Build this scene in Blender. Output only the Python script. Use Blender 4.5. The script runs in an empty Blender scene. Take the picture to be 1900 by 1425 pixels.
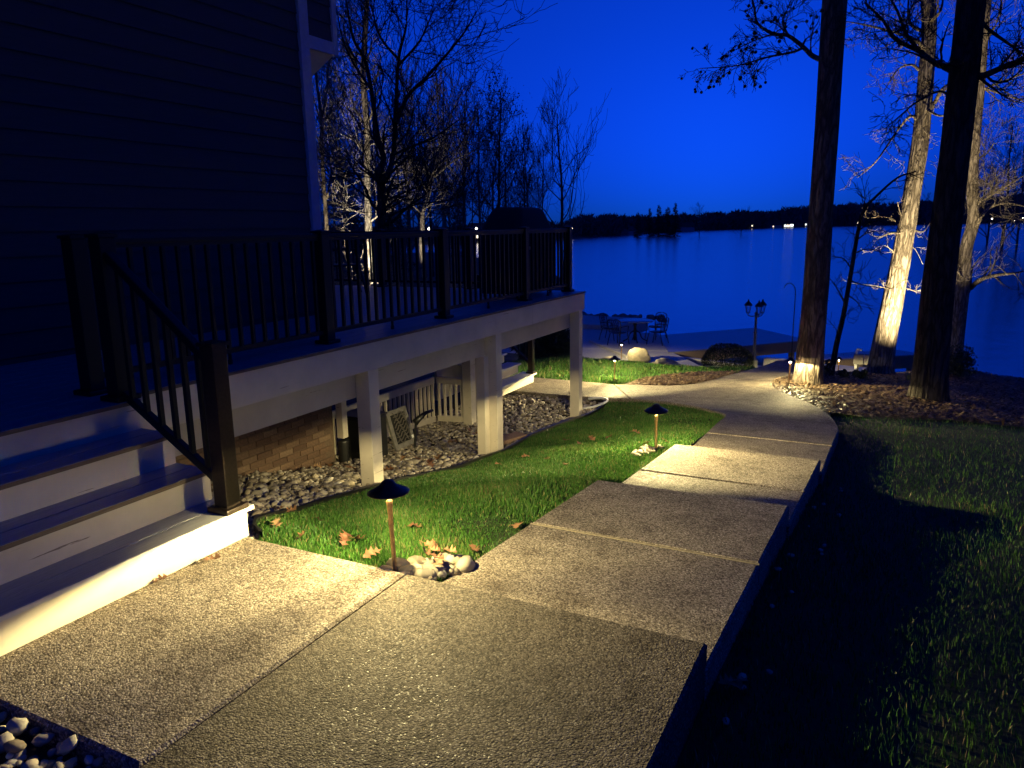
import bpy, bmesh, math, random
import numpy as np
from mathutils import Vector, Matrix, geometry

# ------------------------------------------------------------------ camera, sky, exposure
scene = bpy.context.scene
F_PX, PITCH, ROLL, YAW, CAM_H = 1403.0, math.radians(11.73), math.radians(0.92), math.radians(26.56), 1.6

def cam_basis():
    fw = np.array([0, math.cos(PITCH), -math.sin(PITCH)]); rt = np.array([1., 0, 0]); up = np.cross(rt, fw)
    c, s = math.cos(ROLL), math.sin(ROLL)
    rt, up = rt * c - up * s, up * c + rt * s
    M = np.array([[math.cos(YAW), -math.sin(YAW), 0], [math.sin(YAW), math.cos(YAW), 0], [0, 0, 1]])
    return M @ rt, M @ up, M @ fw
RT, UP, FW = cam_basis()
CAM = np.array([0, 0, CAM_H])
cd = bpy.data.cameras.new('camera'); cam = bpy.data.objects.new('camera', cd)
scene.collection.objects.link(cam)
cd.sensor_fit = 'HORIZONTAL'; cd.sensor_width = 36.0; cd.lens = 36.0 * F_PX / 1900.0
cd.clip_start = 0.05; cd.clip_end = 6000
cam.matrix_world = Matrix(((RT[0], UP[0], -FW[0], 0), (RT[1], UP[1], -FW[1], 0), (RT[2], UP[2], -FW[2], CAM_H), (0, 0, 0, 1)))
scene.camera = cam

world = bpy.data.worlds.new('World'); scene.world = world; world.use_nodes = True
wn = world.node_tree.nodes; wl = world.node_tree.links
wn.clear()
w_out = wn.new('ShaderNodeOutputWorld'); w_bg = wn.new('ShaderNodeBackground')
w_sky = wn.new('ShaderNodeTexSky'); w_sky.sky_type = 'NISHITA'; w_sky.sun_disc = False
w_sky.sun_elevation = math.radians(4.4); w_sky.sun_rotation = math.radians(-12)
w_sky.air_density = 1.0; w_sky.dust_density = 0.5; w_sky.ozone_density = 1.0
w_mul = wn.new('ShaderNodeMix'); w_mul.data_type = 'RGBA'; w_mul.blend_type = 'MULTIPLY'
w_mul.inputs[0].default_value = 1.0; w_mul.inputs[7].default_value = (0.0012, 0.040, 1.0, 1)   # camera balanced for the warm lamps
w_sep = wn.new('ShaderNodeSeparateColor'); w_hue = wn.new('ShaderNodeMix'); w_hue.data_type = 'RGBA'; w_hue.blend_type = 'MULTIPLY'; w_hue.inputs[0].default_value = 1.0
w_hue.inputs[7].default_value = (0.0022, 0.076, 1.0, 1); w_mix = wn.new('ShaderNodeMix'); w_mix.data_type = 'RGBA'; w_mix.inputs[0].default_value = 0.8
wl.new(w_sky.outputs[0], w_sep.inputs[0]); wl.new(w_sep.outputs[2], w_hue.inputs[6])
wl.new(w_sky.outputs[0], w_mul.inputs[6]); wl.new(w_mul.outputs[2], w_mix.inputs[6]); wl.new(w_hue.outputs[2], w_mix.inputs[7]); wl.new(w_mix.outputs[2], w_bg.inputs[0])
w_bg.inputs[1].default_value = 0.040
wl.new(w_bg.outputs[0], w_out.inputs[0])
scene.view_settings.view_transform = 'Standard'; scene.view_settings.look = 'None'
scene.view_settings.exposure = 1.9; scene.view_settings.gamma = 1.0
scene.render.engine = 'CYCLES'
scene.cycles.use_denoising = True
scene.cycles.max_bounces = 6; scene.cycles.diffuse_bounces = 3; scene.cycles.glossy_bounces = 3
scene.cycles.transmission_bounces = 4; scene.cycles.transparent_max_bounces = 6
scene.cycles.sample_clamp_indirect = 4.0
scene.cycles.caustics_reflective = False; scene.cycles.caustics_refractive = False

LAMP_POWER = 19.0
UPLIGHT_POWER = 700.0
WARM = (1.0, 0.825, 0.37)

rng = np.random.default_rng(7); random.seed(7)

# ------------------------------------------------------------------ photo pixel -> place
def ray(x, y):
    d = FW * F_PX + RT * (x - 950) - UP * (y - 712.5); return d / np.linalg.norm(d)
def atz(x, y, z):
    d = ray(x, y); return CAM + d * ((z - CAM_H) / d[2])
def atr(x, y, r):
    d = ray(x, y); return CAM + d * (r / math.hypot(d[0], d[1]))

# ------------------------------------------------------------------ materials
MATS = {}
def new_mat(name):
    m = bpy.data.materials.new(name); m.use_nodes = True
    nt = m.node_tree; b = nt.nodes['Principled BSDF']
    MATS[name] = m
    return m, nt, b
def N(nt, t, **kw):
    n = nt.nodes.new(t)
    for k, v in kw.items(): setattr(n, k, v)
    return n
def coords(nt, scale=(1, 1, 1), out='Object'):
    tc = N(nt, 'ShaderNodeTexCoord'); mp = N(nt, 'ShaderNodeMapping')
    mp.inputs['Scale'].default_value = scale
    nt.links.new(tc.outputs[out], mp.inputs[0]); return mp.outputs[0]
def ramp(nt, fac, stops, interp='LINEAR'):
    r = N(nt, 'ShaderNodeValToRGB'); r.color_ramp.interpolation = interp
    e = r.color_ramp.elements
    while len(e) < len(stops): e.new(0.5)
    for i, (p, c) in enumerate(stops):
        e[i].position = p; e[i].color = (c[0], c[1], c[2], 1) if len(c) == 3 else c
    nt.links.new(fac, r.inputs[0]); return r.outputs[0]
def noise(nt, vec, scale, detail=4, rough=0.55):
    n = N(nt, 'ShaderNodeTexNoise'); n.inputs['Scale'].default_value = scale
    n.inputs['Detail'].default_value = detail; n.inputs['Roughness'].default_value = rough
    if vec is not None: nt.links.new(vec, n.inputs['Vector'])
    return n.outputs['Fac']
def mixc(nt, fac, a, b, mode='MIX'):
    m = N(nt, 'ShaderNodeMix', data_type='RGBA', blend_type=mode)
    for i, v in ((0, fac), (6, a), (7, b)):
        if isinstance(v, (int, float)): m.inputs[i].default_value = v
        elif isinstance(v, tuple): m.inputs[i].default_value = (*v, 1) if len(v) == 3 else v
        else: nt.links.new(v, m.inputs[i])
    return m.outputs[2]
def bump(nt, b, height, strength=0.3, dist=0.01):
    n = N(nt, 'ShaderNodeBump'); n.inputs['Strength'].default_value = strength; n.inputs['Distance'].default_value = dist
    nt.links.new(height, n.inputs['Height']); nt.links.new(n.outputs[0], b.inputs['Normal'])
def obj_random(nt):
    return N(nt, 'ShaderNodeObjectInfo').outputs['Random']

def simple(name, col, rough=0.6, metal=0.0, nscale=25, nstr=0.15, var=0.25, stretch=(1, 1, 1), spec=0.5):
    m, nt, b = new_mat(name)
    v = coords(nt, stretch)
    f = noise(nt, v, nscale, 5)
    lo = tuple(c * (1 - var) for c in col); hi = tuple(min(1, c * (1 + var)) for c in col)
    nt.links.new(ramp(nt, f, [(0.3, lo), (0.7, hi)]), b.inputs['Base Color'])
    b.inputs['Roughness'].default_value = rough; b.inputs['Metallic'].default_value = metal
    b.inputs['Specular IOR Level'].default_value = spec
    if nstr: bump(nt, b, f, nstr, 0.004)
    return m

def mk_concrete(name, k=1.0, fine=1.0):
    m, nt, b = new_mat(name)
    v = coords(nt)
    vo = N(nt, 'ShaderNodeTexVoronoi'); vo.inputs['Scale'].default_value = 135 * fine
    vo.inputs['Randomness'].default_value = 1.0
    nt.links.new(v, vo.inputs['Vector'])
    sep = N(nt, 'ShaderNodeSeparateColor'); nt.links.new(vo.outputs['Color'], sep.inputs[0])
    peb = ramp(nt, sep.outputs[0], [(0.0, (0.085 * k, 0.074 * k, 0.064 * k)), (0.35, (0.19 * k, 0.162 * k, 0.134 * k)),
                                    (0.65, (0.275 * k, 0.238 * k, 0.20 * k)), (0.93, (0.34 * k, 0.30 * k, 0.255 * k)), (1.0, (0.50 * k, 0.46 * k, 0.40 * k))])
    mort = ramp(nt, vo.outputs['Distance'], [(0.0, (1, 1, 1)), (0.45, (1, 1, 1)), (0.75, (0.5, 0.48, 0.46))])
    col = mixc(nt, 1.0, peb, mort, 'MULTIPLY')
    big = noise(nt, v, 1.6, 5, 0.6)
    col = mixc(nt, 1.0, col, ramp(nt, big, [(0.3, (0.72, 0.71, 0.70)), (0.7, (1.14, 1.12, 1.08))]), 'MULTIPLY')
    stn = noise(nt, v, 5.5, 7, 0.72)
    col = mixc(nt, 1.0, col, ramp(nt, stn, [(0.36, (0.66, 0.64, 0.62)), (0.50, (1, 1, 1)), (0.75, (1.06, 1.05, 1.03))]), 'MULTIPLY')
    nt.links.new(col, b.inputs['Base Color'])
    rr = N(nt, 'ShaderNodeMapRange'); rr.inputs[1].default_value = 0.0; rr.inputs[2].default_value = 0.12; rr.inputs[3].default_value = 0.5; rr.inputs[4].default_value = 0.9
    nt.links.new(sep.outputs[1], rr.inputs[0]); nt.links.new(rr.outputs[0], b.inputs['Roughness'])
    inv = N(nt, 'ShaderNodeMath', operation='MULTIPLY_ADD'); inv.inputs[1].default_value = -1.0; inv.inputs[2].default_value = 1.0
    nt.links.new(vo.outputs['Distance'], inv.inputs[0])
    b.inputs['Specular IOR Level'].default_value = 0.16
    bump(nt, b, inv.outputs[0], 0.55, 0.004)
    return m
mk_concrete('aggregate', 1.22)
mk_concrete('aggregate_dark', 0.52)  # same aggregate in a darker tone, for the first slab
simple('concrete_plain', (0.24, 0.22, 0.19), 0.85, nscale=12, nstr=0.3)
simple('joint_sand', (0.19, 0.16, 0.12), 0.9, nscale=60)

def mk_paint(name, col):
    m, nt, b = new_mat(name)
    v = coords(nt, (14, 1.2, 14))
    g = noise(nt, v, 3.0, 6, 0.6)
    v2 = coords(nt, (9, 1.1, 26)); cr = noise(nt, v2, 2.1, 5, 0.6)
    v3 = coords(nt); dirt = noise(nt, v3, 3.5, 5, 0.6)
    c = ramp(nt, dirt, [(0.25, tuple(x * 0.80 for x in col)), (0.65, col)])
    c = mixc(nt, ramp(nt, cr, [(0.665, (0, 0, 0)), (0.70, (1, 1, 1))]), c, (0.22, 0.18, 0.13))
    nt.links.new(c, b.inputs['Base Color'])
    b.inputs['Roughness'].default_value = 0.55
    bump(nt, b, g, 0.18, 0.003)
    return m
mk_paint('white_paint', (0.66, 0.59, 0.47))
mk_paint('cream_paint', (0.56, 0.49, 0.37))
simple('pale_trim', (0.55, 0.54, 0.52), 0.55, nscale=18, nstr=0.1, var=0.1)
simple('deck_composite', (0.27, 0.27, 0.28), 0.34, nscale=6, nstr=0.2, var=0.25, stretch=(30, 1.0, 30))
simple('deck_edge', (0.14, 0.105, 0.07), 0.7, nscale=6, nstr=0.3, var=0.25, stretch=(30, 1.5, 30))
simple('black_metal', (0.006, 0.006, 0.0065), 0.45, 0.0, nscale=80, nstr=0.04, spec=0.35)
simple('dark_bronze', (0.035, 0.025, 0.018), 0.38, 0.5, nscale=60, nstr=0.05)
simple('stem_bronze', (0.42, 0.27, 0.13), 0.42, 0.55, nscale=60, nstr=0.04)
simple('siding', (0.062, 0.057, 0.052), 0.7, nscale=5, nstr=0.2, var=0.12, stretch=(20, 1, 20))
simple('dark_void', (0.01, 0.01, 0.01), 0.9)
simple('roof_shingle', (0.04, 0.038, 0.036), 0.9, nscale=30)
simple('cover_fabric', (0.012, 0.012, 0.014), 0.8, nscale=9, nstr=0.25)
simple('soil', (0.035, 0.026, 0.018), 0.95, nscale=40, nstr=0.8, var=0.5)
simple('ground_cover', (0.030, 0.034, 0.017), 0.95, nscale=1.5, nstr=0.6, var=0.5)
simple('lawn_base', (0.022, 0.035, 0.008), 0.95, nscale=30, nstr=0.8, var=0.5)
simple('mulch', (0.10, 0.065, 0.04), 0.9, nscale=35, nstr=0.8, var=0.6)
simple('patio_concrete', (0.46, 0.44, 0.42), 0.6, nscale=14, nstr=0.25, var=0.2)
simple('dock_top', (0.22, 0.21, 0.20), 0.38, nscale=9, nstr=0.2, var=0.2)
simple('dock_wood', (0.26, 0.19, 0.12), 0.8, nscale=7, nstr=0.3, var=0.3, stretch=(6, 6, 30))
simple('iron', (0.010, 0.010, 0.011), 0.45, 0.2, nscale=60, nstr=0.1)
simple('lamp_post_paint', (0.10, 0.10, 0.11), 0.5, nscale=30, nstr=0.1)
simple('reflector', (0.62, 0.55, 0.42), 0.5, nscale=30, nstr=0.0, var=0.03)
simple('white_plastic', (0.75, 0.75, 0.72), 0.4, nscale=30, nstr=0.03, var=0.05)
simple('black_plastic', (0.012, 0.012, 0.012), 0.4, nscale=60, nstr=0.05)
simple('wicker_grey', (0.10, 0.09, 0.08), 0.6, nscale=40, nstr=0.2)
simple('frame_grey', (0.16, 0.15, 0.135), 0.6, nscale=20, nstr=0.1)
simple('seed_ball', (0.03, 0.022, 0.015), 0.8, nscale=90, nstr=0.5)
simple('iris_leaf', (0.10, 0.13, 0.10), 0.5, nscale=20, nstr=0.1)
simple('shrub_leaf', (0.030, 0.040, 0.014), 0.5, nscale=5, nstr=0.0, var=0.6)
simple('needle', (0.030, 0.048, 0.028), 0.6, nscale=6, nstr=0.0, var=0.5)
simple('dry_leaf_bg', (0.035, 0.028, 0.018), 0.8, nscale=2, nstr=0.0, var=0.5)
simple('far_wood', (0.10, 0.098, 0.095), 0.95, nscale=0.3, nstr=0, var=0.4)  # base colour lightened to stand in for haze over the lake
simple('far_wall', (0.30, 0.30, 0.30), 0.8, nscale=2)
simple('far_wall_dark', (0.06, 0.055, 0.05), 0.8, nscale=2)
simple('boulder', (0.22, 0.19, 0.145), 0.85, nscale=6, nstr=0.6, var=0.35)
simple('rubble', (0.22, 0.20, 0.18), 0.85, nscale=3, nstr=0.5, var=0.6)

def emissive(name, col, s):
    m, nt, b = new_mat(name)
    b.inputs['Base Color'].default_value = (*[min(1, c * 0.6) for c in col], 1)
    b.inputs['Emission Color'].default_value = (*col, 1); b.inputs['Emission Strength'].default_value = s
    return m
emissive('fill_glow', WARM, 1250.0)  # strong glow added as fill light for the deck fascia
emissive('window_glow', (1.0, 0.86, 0.62), 0.8)
emissive('window_cool', (0.9, 1.0, 0.95), 1.0)
emissive('globe_glow', (1.0, 0.90, 0.72), 1.6)

m, nt, b = new_mat('lantern_glass')
b.inputs['Base Color'].default_value = (0.8, 0.85, 0.9, 1); b.inputs['Roughness'].default_value = 0.08
b.inputs['Transmission Weight'].default_value = 0.9; b.inputs['IOR'].default_value = 1.1

# brick, stone: one colour per piece
def mk_piece(name, stops, rough, nscale, nstr, spread=None):
    m, nt, b = new_mat(name)
    v = coords(nt)
    if spread: r = noise(nt, v, spread, 0)
    else: r = obj_random(nt)
    c = ramp(nt, r, stops)
    f = noise(nt, v, nscale, 5)
    c = mixc(nt, 1.0, c, ramp(nt, f, [(0.3, (0.7, 0.7, 0.7)), (0.7, (1.15, 1.15, 1.15))]), 'MULTIPLY')
    nt.links.new(c, b.inputs['Base Color']); b.inputs['Roughness'].default_value = rough
    bump(nt, b, f, nstr, 0.004)
    return m
mk_piece('brick', [(0, (0.10, 0.055, 0.035)), (0.5, (0.16, 0.095, 0.06)), (1, (0.22, 0.145, 0.095))], 0.85, 40, 0.5)
simple('mortar', (0.13, 0.088, 0.06), 0.95, nscale=50, nstr=0.4)
ST = [(0, (0.16, 0.12, 0.09)), (0.3, (0.30, 0.26, 0.21)), (0.6, (0.42, 0.37, 0.30)), (0.85, (0.50, 0.42, 0.30)), (1, (0.62, 0.58, 0.52))]
mk_piece('stone', ST, 0.7, 30, 0.4)
mk_piece('pale_stone', [(0, (0.18, 0.145, 0.10)), (0.5, (0.31, 0.26, 0.19)), (1, (0.42, 0.38, 0.31))], 0.7, 30, 0.4)
mk_piece('stone_mass', [(0.25, ST[0][1]), (0.42, ST[1][1]), (0.55, ST[2][1]), (0.65, ST[3][1]), (0.75, ST[4][1])], 0.7, 30, 0.4, spread=14)
mk_piece('oak_leaf', [(0, (0.12, 0.05, 0.025)), (0.6, (0.23, 0.11, 0.05)), (1, (0.34, 0.21, 0.11))], 0.6, 60, 0.4)
mk_piece('paver', [(0, (0.30, 0.19, 0.13)), (1, (0.34, 0.22, 0.15))], 0.9, 40, 0.5)

# grass blades with a tint stored on each blade
def mk_grass(name, stops):
    m, nt, b = new_mat(name)
    at = N(nt, 'ShaderNodeAttribute', attribute_name='tint')
    c = ramp(nt, at.outputs['Fac'], stops)
    nt.links.new(c, b.inputs['Base Color']); b.inputs['Roughness'].default_value = 0.5
    b.inputs['Specular IOR Level'].default_value = 0.35
    tr = N(nt, 'ShaderNodeBsdfTranslucent'); nt.links.new(c, tr.inputs[0])
    mx = N(nt, 'ShaderNodeMixShader'); mx.inputs[0].default_value = 0.22
    out = nt.nodes['Material Output']
    nt.links.new(b.outputs[0], mx.inputs[1]); nt.links.new(tr.outputs[0], mx.inputs[2]); nt.links.new(mx.outputs[0], out.inputs[0])
mk_grass('grass', [(0, (0.016, 0.055, 0.008)), (0.45, (0.042, 0.13, 0.016)), (0.85, (0.10, 0.22, 0.036)), (0.93, (0.17, 0.15, 0.06)), (1, (0.26, 0.20, 0.10))])
mk_grass('chips', [(0, (0.05, 0.03, 0.02)), (0.5, (0.13, 0.085, 0.05)), (0.8, (0.19, 0.13, 0.08)), (1, (0.26, 0.19, 0.13))])

# bark
def mk_bark(name, lo, hi, vs=7.0, strength=0.9, stretch=0.22, dist=0.03):
    m, nt, b = new_mat(name)
    v = coords(nt, (1, 1, stretch))
    w = N(nt, 'ShaderNodeTexVoronoi', feature='DISTANCE_TO_EDGE'); w.inputs['Scale'].default_value = vs
    nz = noise(nt, v, 6, 5)
    vm = N(nt, 'ShaderNodeMix', data_type='VECTOR'); vm.inputs[0].default_value = 0.25
    cmb = N(nt, 'ShaderNodeCombineXYZ')
    for i in range(3): nt.links.new(nz, cmb.inputs[i])
    nt.links.new(v, vm.inputs[4]); nt.links.new(cmb.outputs[0], vm.inputs[5])
    nt.links.new(vm.outputs[1], w.inputs['Vector'])
    fine = noise(nt, v, 40, 5, 0.65)
    h = ramp(nt, w.outputs['Distance'], [(0.0, (0, 0, 0)), (0.25, (1, 1, 1))])
    c = mixc(nt, h, lo, hi)
    c = mixc(nt, 1.0, c, ramp(nt, fine, [(0.3, (0.55, 0.55, 0.55)), (0.7, (1.25, 1.25, 1.25))]), 'MULTIPLY')
    nt.links.new(c, b.inputs['Base Color']); b.inputs['Roughness'].default_value = 0.9
    b.inputs['Specular IOR Level'].default_value = 0.2
    hh = mixc(nt, 0.35, h, fine)
    bump(nt, b, hh, strength, dist)
mk_bark('bark_dark', (0.06, 0.045, 0.035), (0.21, 0.17, 0.13), 12.0)
mk_bark('bark_grey', (0.10, 0.085, 0.065), (0.33, 0.29, 0.23), 14.0)
mk_bark('bark_pale', (0.20, 0.17, 0.12), (0.40, 0.36, 0.28), 10.0, 0.5)
mk_bark('bark_black', (0.022, 0.018, 0.016), (0.07, 0.060, 0.052), 12.0)

# water
m, nt, b = new_mat('water')
b.inputs['Base Color'].default_value = (0.03, 0.06, 0.11, 1)
b.inputs['Roughness'].default_value = 0.18; b.inputs['IOR'].default_value = 2.3
b.inputs['Specular IOR Level'].default_value = 0.6
v = coords(nt, (1, 1, 1))
n1 = noise(nt, v, 1.1, 4, 0.6); n2 = noise(nt, coords(nt, (0.10, 0.22, 1)), 1.0, 3, 0.5)
mm = N(nt, 'ShaderNodeMath', operation='MULTIPLY_ADD'); mm.inputs[1].default_value = 1.8
nt.links.new(n2, mm.inputs[0]); nt.links.new(n1, mm.inputs[2])
bump(nt, b, mm.outputs[0], 0.35, 0.05)

# ------------------------------------------------------------------ helpers
COL = scene.collection
ORG = {}          # world origin of each unrotated root / part built in place
def tag(o, label=None, cat=None, group=None, kind=None):
    for k, v in (('label', label), ('category', cat), ('group', group), ('kind', kind)):
        if v: o[k] = v
    return o
def link(o, parent=None):
    COL.objects.link(o)
    if parent is not None: o.parent = parent
    return o
def empty(name, loc, label=None, cat=None, group=None):
    o = bpy.data.objects.new(name, None); o.empty_display_size = 0.1
    o.location = loc; link(o); ORG[o] = np.array(loc, float)
    return tag(o, label, cat, group)
def mesh_np(name, V, Fq, smooth=False):
    """V (n,3) array, Fq list of faces or (m,k) int array"""
    me = bpy.data.meshes.new(name)
    V = np.asarray(V, np.float32)
    if isinstance(Fq, np.ndarray):
        m_, k = Fq.shape
        me.vertices.add(len(V)); me.vertices.foreach_set('co', V.ravel())
        me.loops.add(m_ * k); me.loops.foreach_set('vertex_index', Fq.astype(np.int32).ravel())
        me.polygons.add(m_); me.polygons.foreach_set('loop_start', np.arange(0, m_ * k, k, dtype=np.int32))
        me.update(calc_edges=True)
    else:
        me.from_pydata(V.tolist(), [], Fq)
    if smooth: me.polygons.foreach_set('use_smooth', np.ones(len(me.polygons), bool))
    me.update(); return me
def obj(name, V, Fq, mat, parent=None, smooth=False):
    """a mesh object from world-space vertices, child of an unrotated root"""
    V = np.asarray(V, float)
    o_ = ORG[parent] if parent is not None else np.zeros(3)
    me = mesh_np(name, V - o_, Fq, smooth); me.materials.append(MATS[mat])
    o = bpy.data.objects.new(name, me); link(o, parent); ORG[o] = o_
    return o
def inst(name, me, loc, parent=None, rot=(0, 0, 0), sc=(1, 1, 1)):
    o = bpy.data.objects.new(name, me); link(o, parent)
    o_ = ORG[parent] if parent is not None else np.zeros(3)
    o.location = np.asarray(loc, float) - o_; o.rotation_euler = rot; o.scale = sc
    return o
class MB:
    def __init__(s): s.V = []; s.F = []
    def add(s, V, Fc):
        n = len(s.V); s.V += [tuple(v) for v in V]; s.F += [tuple(i + n for i in f) for f in Fc]; return s
    def box(s, x0, x1, y0, y1, z0, z1):
        return s.add([(x0, y0, z0), (x1, y0, z0), (x1, y1, z0), (x0, y1, z0), (x0, y0, z1), (x1, y0, z1), (x1, y1, z1), (x0, y1, z1)],
                     [(0, 3, 2, 1), (4, 5, 6, 7), (0, 1, 5, 4), (1, 2, 6, 5), (2, 3, 7, 6), (3, 0, 4, 7)])
    def bar(s, p, q, w, h, up=(0, 0, 1)):
        p, q = np.array(p, float), np.array(q, float); d = (q - p) / np.linalg.norm(q - p)
        sd = np.cross(d, up); sd /= np.linalg.norm(sd); u = np.cross(sd, d)
        V = [e + sd * a * w / 2 + u * c * h / 2 for e in (p, q) for a, c in ((-1, -1), (1, -1), (1, 1), (-1, 1))]
        return s.add(V, [(0, 1, 2, 3), (7, 6, 5, 4), (0, 4, 5, 1), (1, 5, 6, 2), (2, 6, 7, 3), (3, 7, 4, 0)])
    def tube(s, pts, radii, n=8, caps=True):
        V, Fc = tube_arrays(pts, radii, n); s.add(V, Fc)
        return s
    def lathe(s, prof, c=(0, 0, 0), n=24):
        V = []; Fc = []
        for r, z in prof:
            for k in range(n):
                a = 2 * math.pi * k / n; V.append((c[0] + r * math.cos(a), c[1] + r * math.sin(a), c[2] + z))
        for i in range(len(prof) - 1):
            for k in range(n):
                Fc.append((i * n + k, i * n + (k + 1) % n, (i + 1) * n + (k + 1) % n, (i + 1) * n + k))
        Fc.append(tuple(reversed(range(n)))); Fc.append(tuple((len(prof) - 1) * n + k for k in range(n)))
        return s.add(V, Fc)
    def obj(s, name, mat, parent=None, smooth=False): return obj(name, s.V, s.F, mat, parent, smooth)
    def bev(s, name, mat, parent=None, w=0.004, seg=2):
        o = obj(name, s.V, s.F, mat, parent)
        bm = bmesh.new(); bm.from_mesh(o.data)
        bmesh.ops.bevel(bm, geom=list(bm.edges), offset=w, segments=seg, affect='EDGES', profile=0.6)
        bm.to_mesh(o.data); bm.free()
        return o
    def mesh(s, name, mat, smooth=False, bevel=0):
        me = mesh_np(name, np.array(s.V), s.F, smooth); me.materials.append(MATS[mat])
        if bevel:
            bm = bmesh.new(); bm.from_mesh(me)
            bmesh.ops.bevel(bm, geom=list(bm.edges), offset=bevel, segments=2, affect='EDGES', profile=0.6)
            bm.to_mesh(me); bm.free()
        return me
def frames(P):
    P = np.asarray(P, float); T = np.gradient(P, axis=0); T /= np.linalg.norm(T, axis=1)[:, None] + 1e-9
    ref = np.array([0.31, 0.17, 0.94]) if abs(T[0] @ np.array([0.31, 0.17, 0.94])) < 0.9 else np.array([1., 0, 0])
    U = np.cross(T, ref); U /= np.linalg.norm(U, axis=1)[:, None] + 1e-9
    W = np.cross(T, U); return P, T, U, W
def tube_arrays(pts, radii, n=8):
    P, T, U, W = frames(pts); R = np.asarray(radii, float)
    a = np.arange(n) * 2 * math.pi / n
    V = (P[:, None] + R[:, None, None] * (U[:, None] * np.cos(a)[None, :, None] + W[:, None] * np.sin(a)[None, :, None])).reshape(-1, 3)
    m_ = len(P); Fc = []
    for i in range(m_ - 1):
        for k in range(n): Fc.append((i * n + k, i * n + (k + 1) % n, (i + 1) * n + (k + 1) % n, (i + 1) * n + k))
    Fc.append(tuple(reversed(range(n)))); Fc.append(tuple((m_ - 1) * n + k for k in range(n)))
    return V, Fc
def smooth_curve(pts, n=8):
    """Catmull-Rom through the points"""
    P = np.asarray(pts, float); P = np.vstack([2 * P[0] - P[1], P, 2 * P[-1] - P[-2]]); out = []
    for i in range(1, len(P) - 2):
        for t in np.arange(n) / n:
            a, b_, c, d = P[i - 1], P[i], P[i + 1], P[i + 2]
            out.append(0.5 * ((2 * b_) + (-a + c) * t + (2 * a - 5 * b_ + 4 * c - d) * t * t + (-a + 3 * b_ - 3 * c + d) * t ** 3))
    out.append(P[-2]); return np.array(out)
def in_poly(X, Y, poly):
    X = np.asarray(X); Y = np.asarray(Y); ins = np.zeros(X.shape, bool); n = len(poly)
    for i in range(n):
        x1, y1 = poly[i][0], poly[i][1]; x2, y2 = poly[(i + 1) % n][0], poly[(i + 1) % n][1]
        c = ((y1 > Y) != (y2 > Y)); xx = (x2 - x1) * (Y - y1) / ((y2 - y1) if abs(y2 - y1) > 1e-12 else 1e-12) + x1
        ins ^= c & (X < xx)
    return ins
def dist_poly(X, Y, poly):
    D = np.full(np.shape(X), 1e9); n = len(poly)
    for i in range(n):
        a = np.array(poly[i][:2], float); b_ = np.array(poly[(i + 1) % n][:2], float); ab = b_ - a
        t = np.clip(((X - a[0]) * ab[0] + (Y - a[1]) * ab[1]) / (ab @ ab + 1e-12), 0, 1)
        D = np.minimum(D, np.hypot(X - a[0] - t * ab[0], Y - a[1] - t * ab[1]))
    return D
def vnoise(P, s, seed=0):
    """cheap smooth noise of points, about -1..1"""
    P = np.asarray(P, float) * s; r = np.zeros(len(P)); g = np.random.default_rng(seed)
    for _ in range(7):
        k = g.normal(size=3) * 1.6; r += np.sin(P @ k + g.uniform(0, 6.28))
    return r / 3.2

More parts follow.
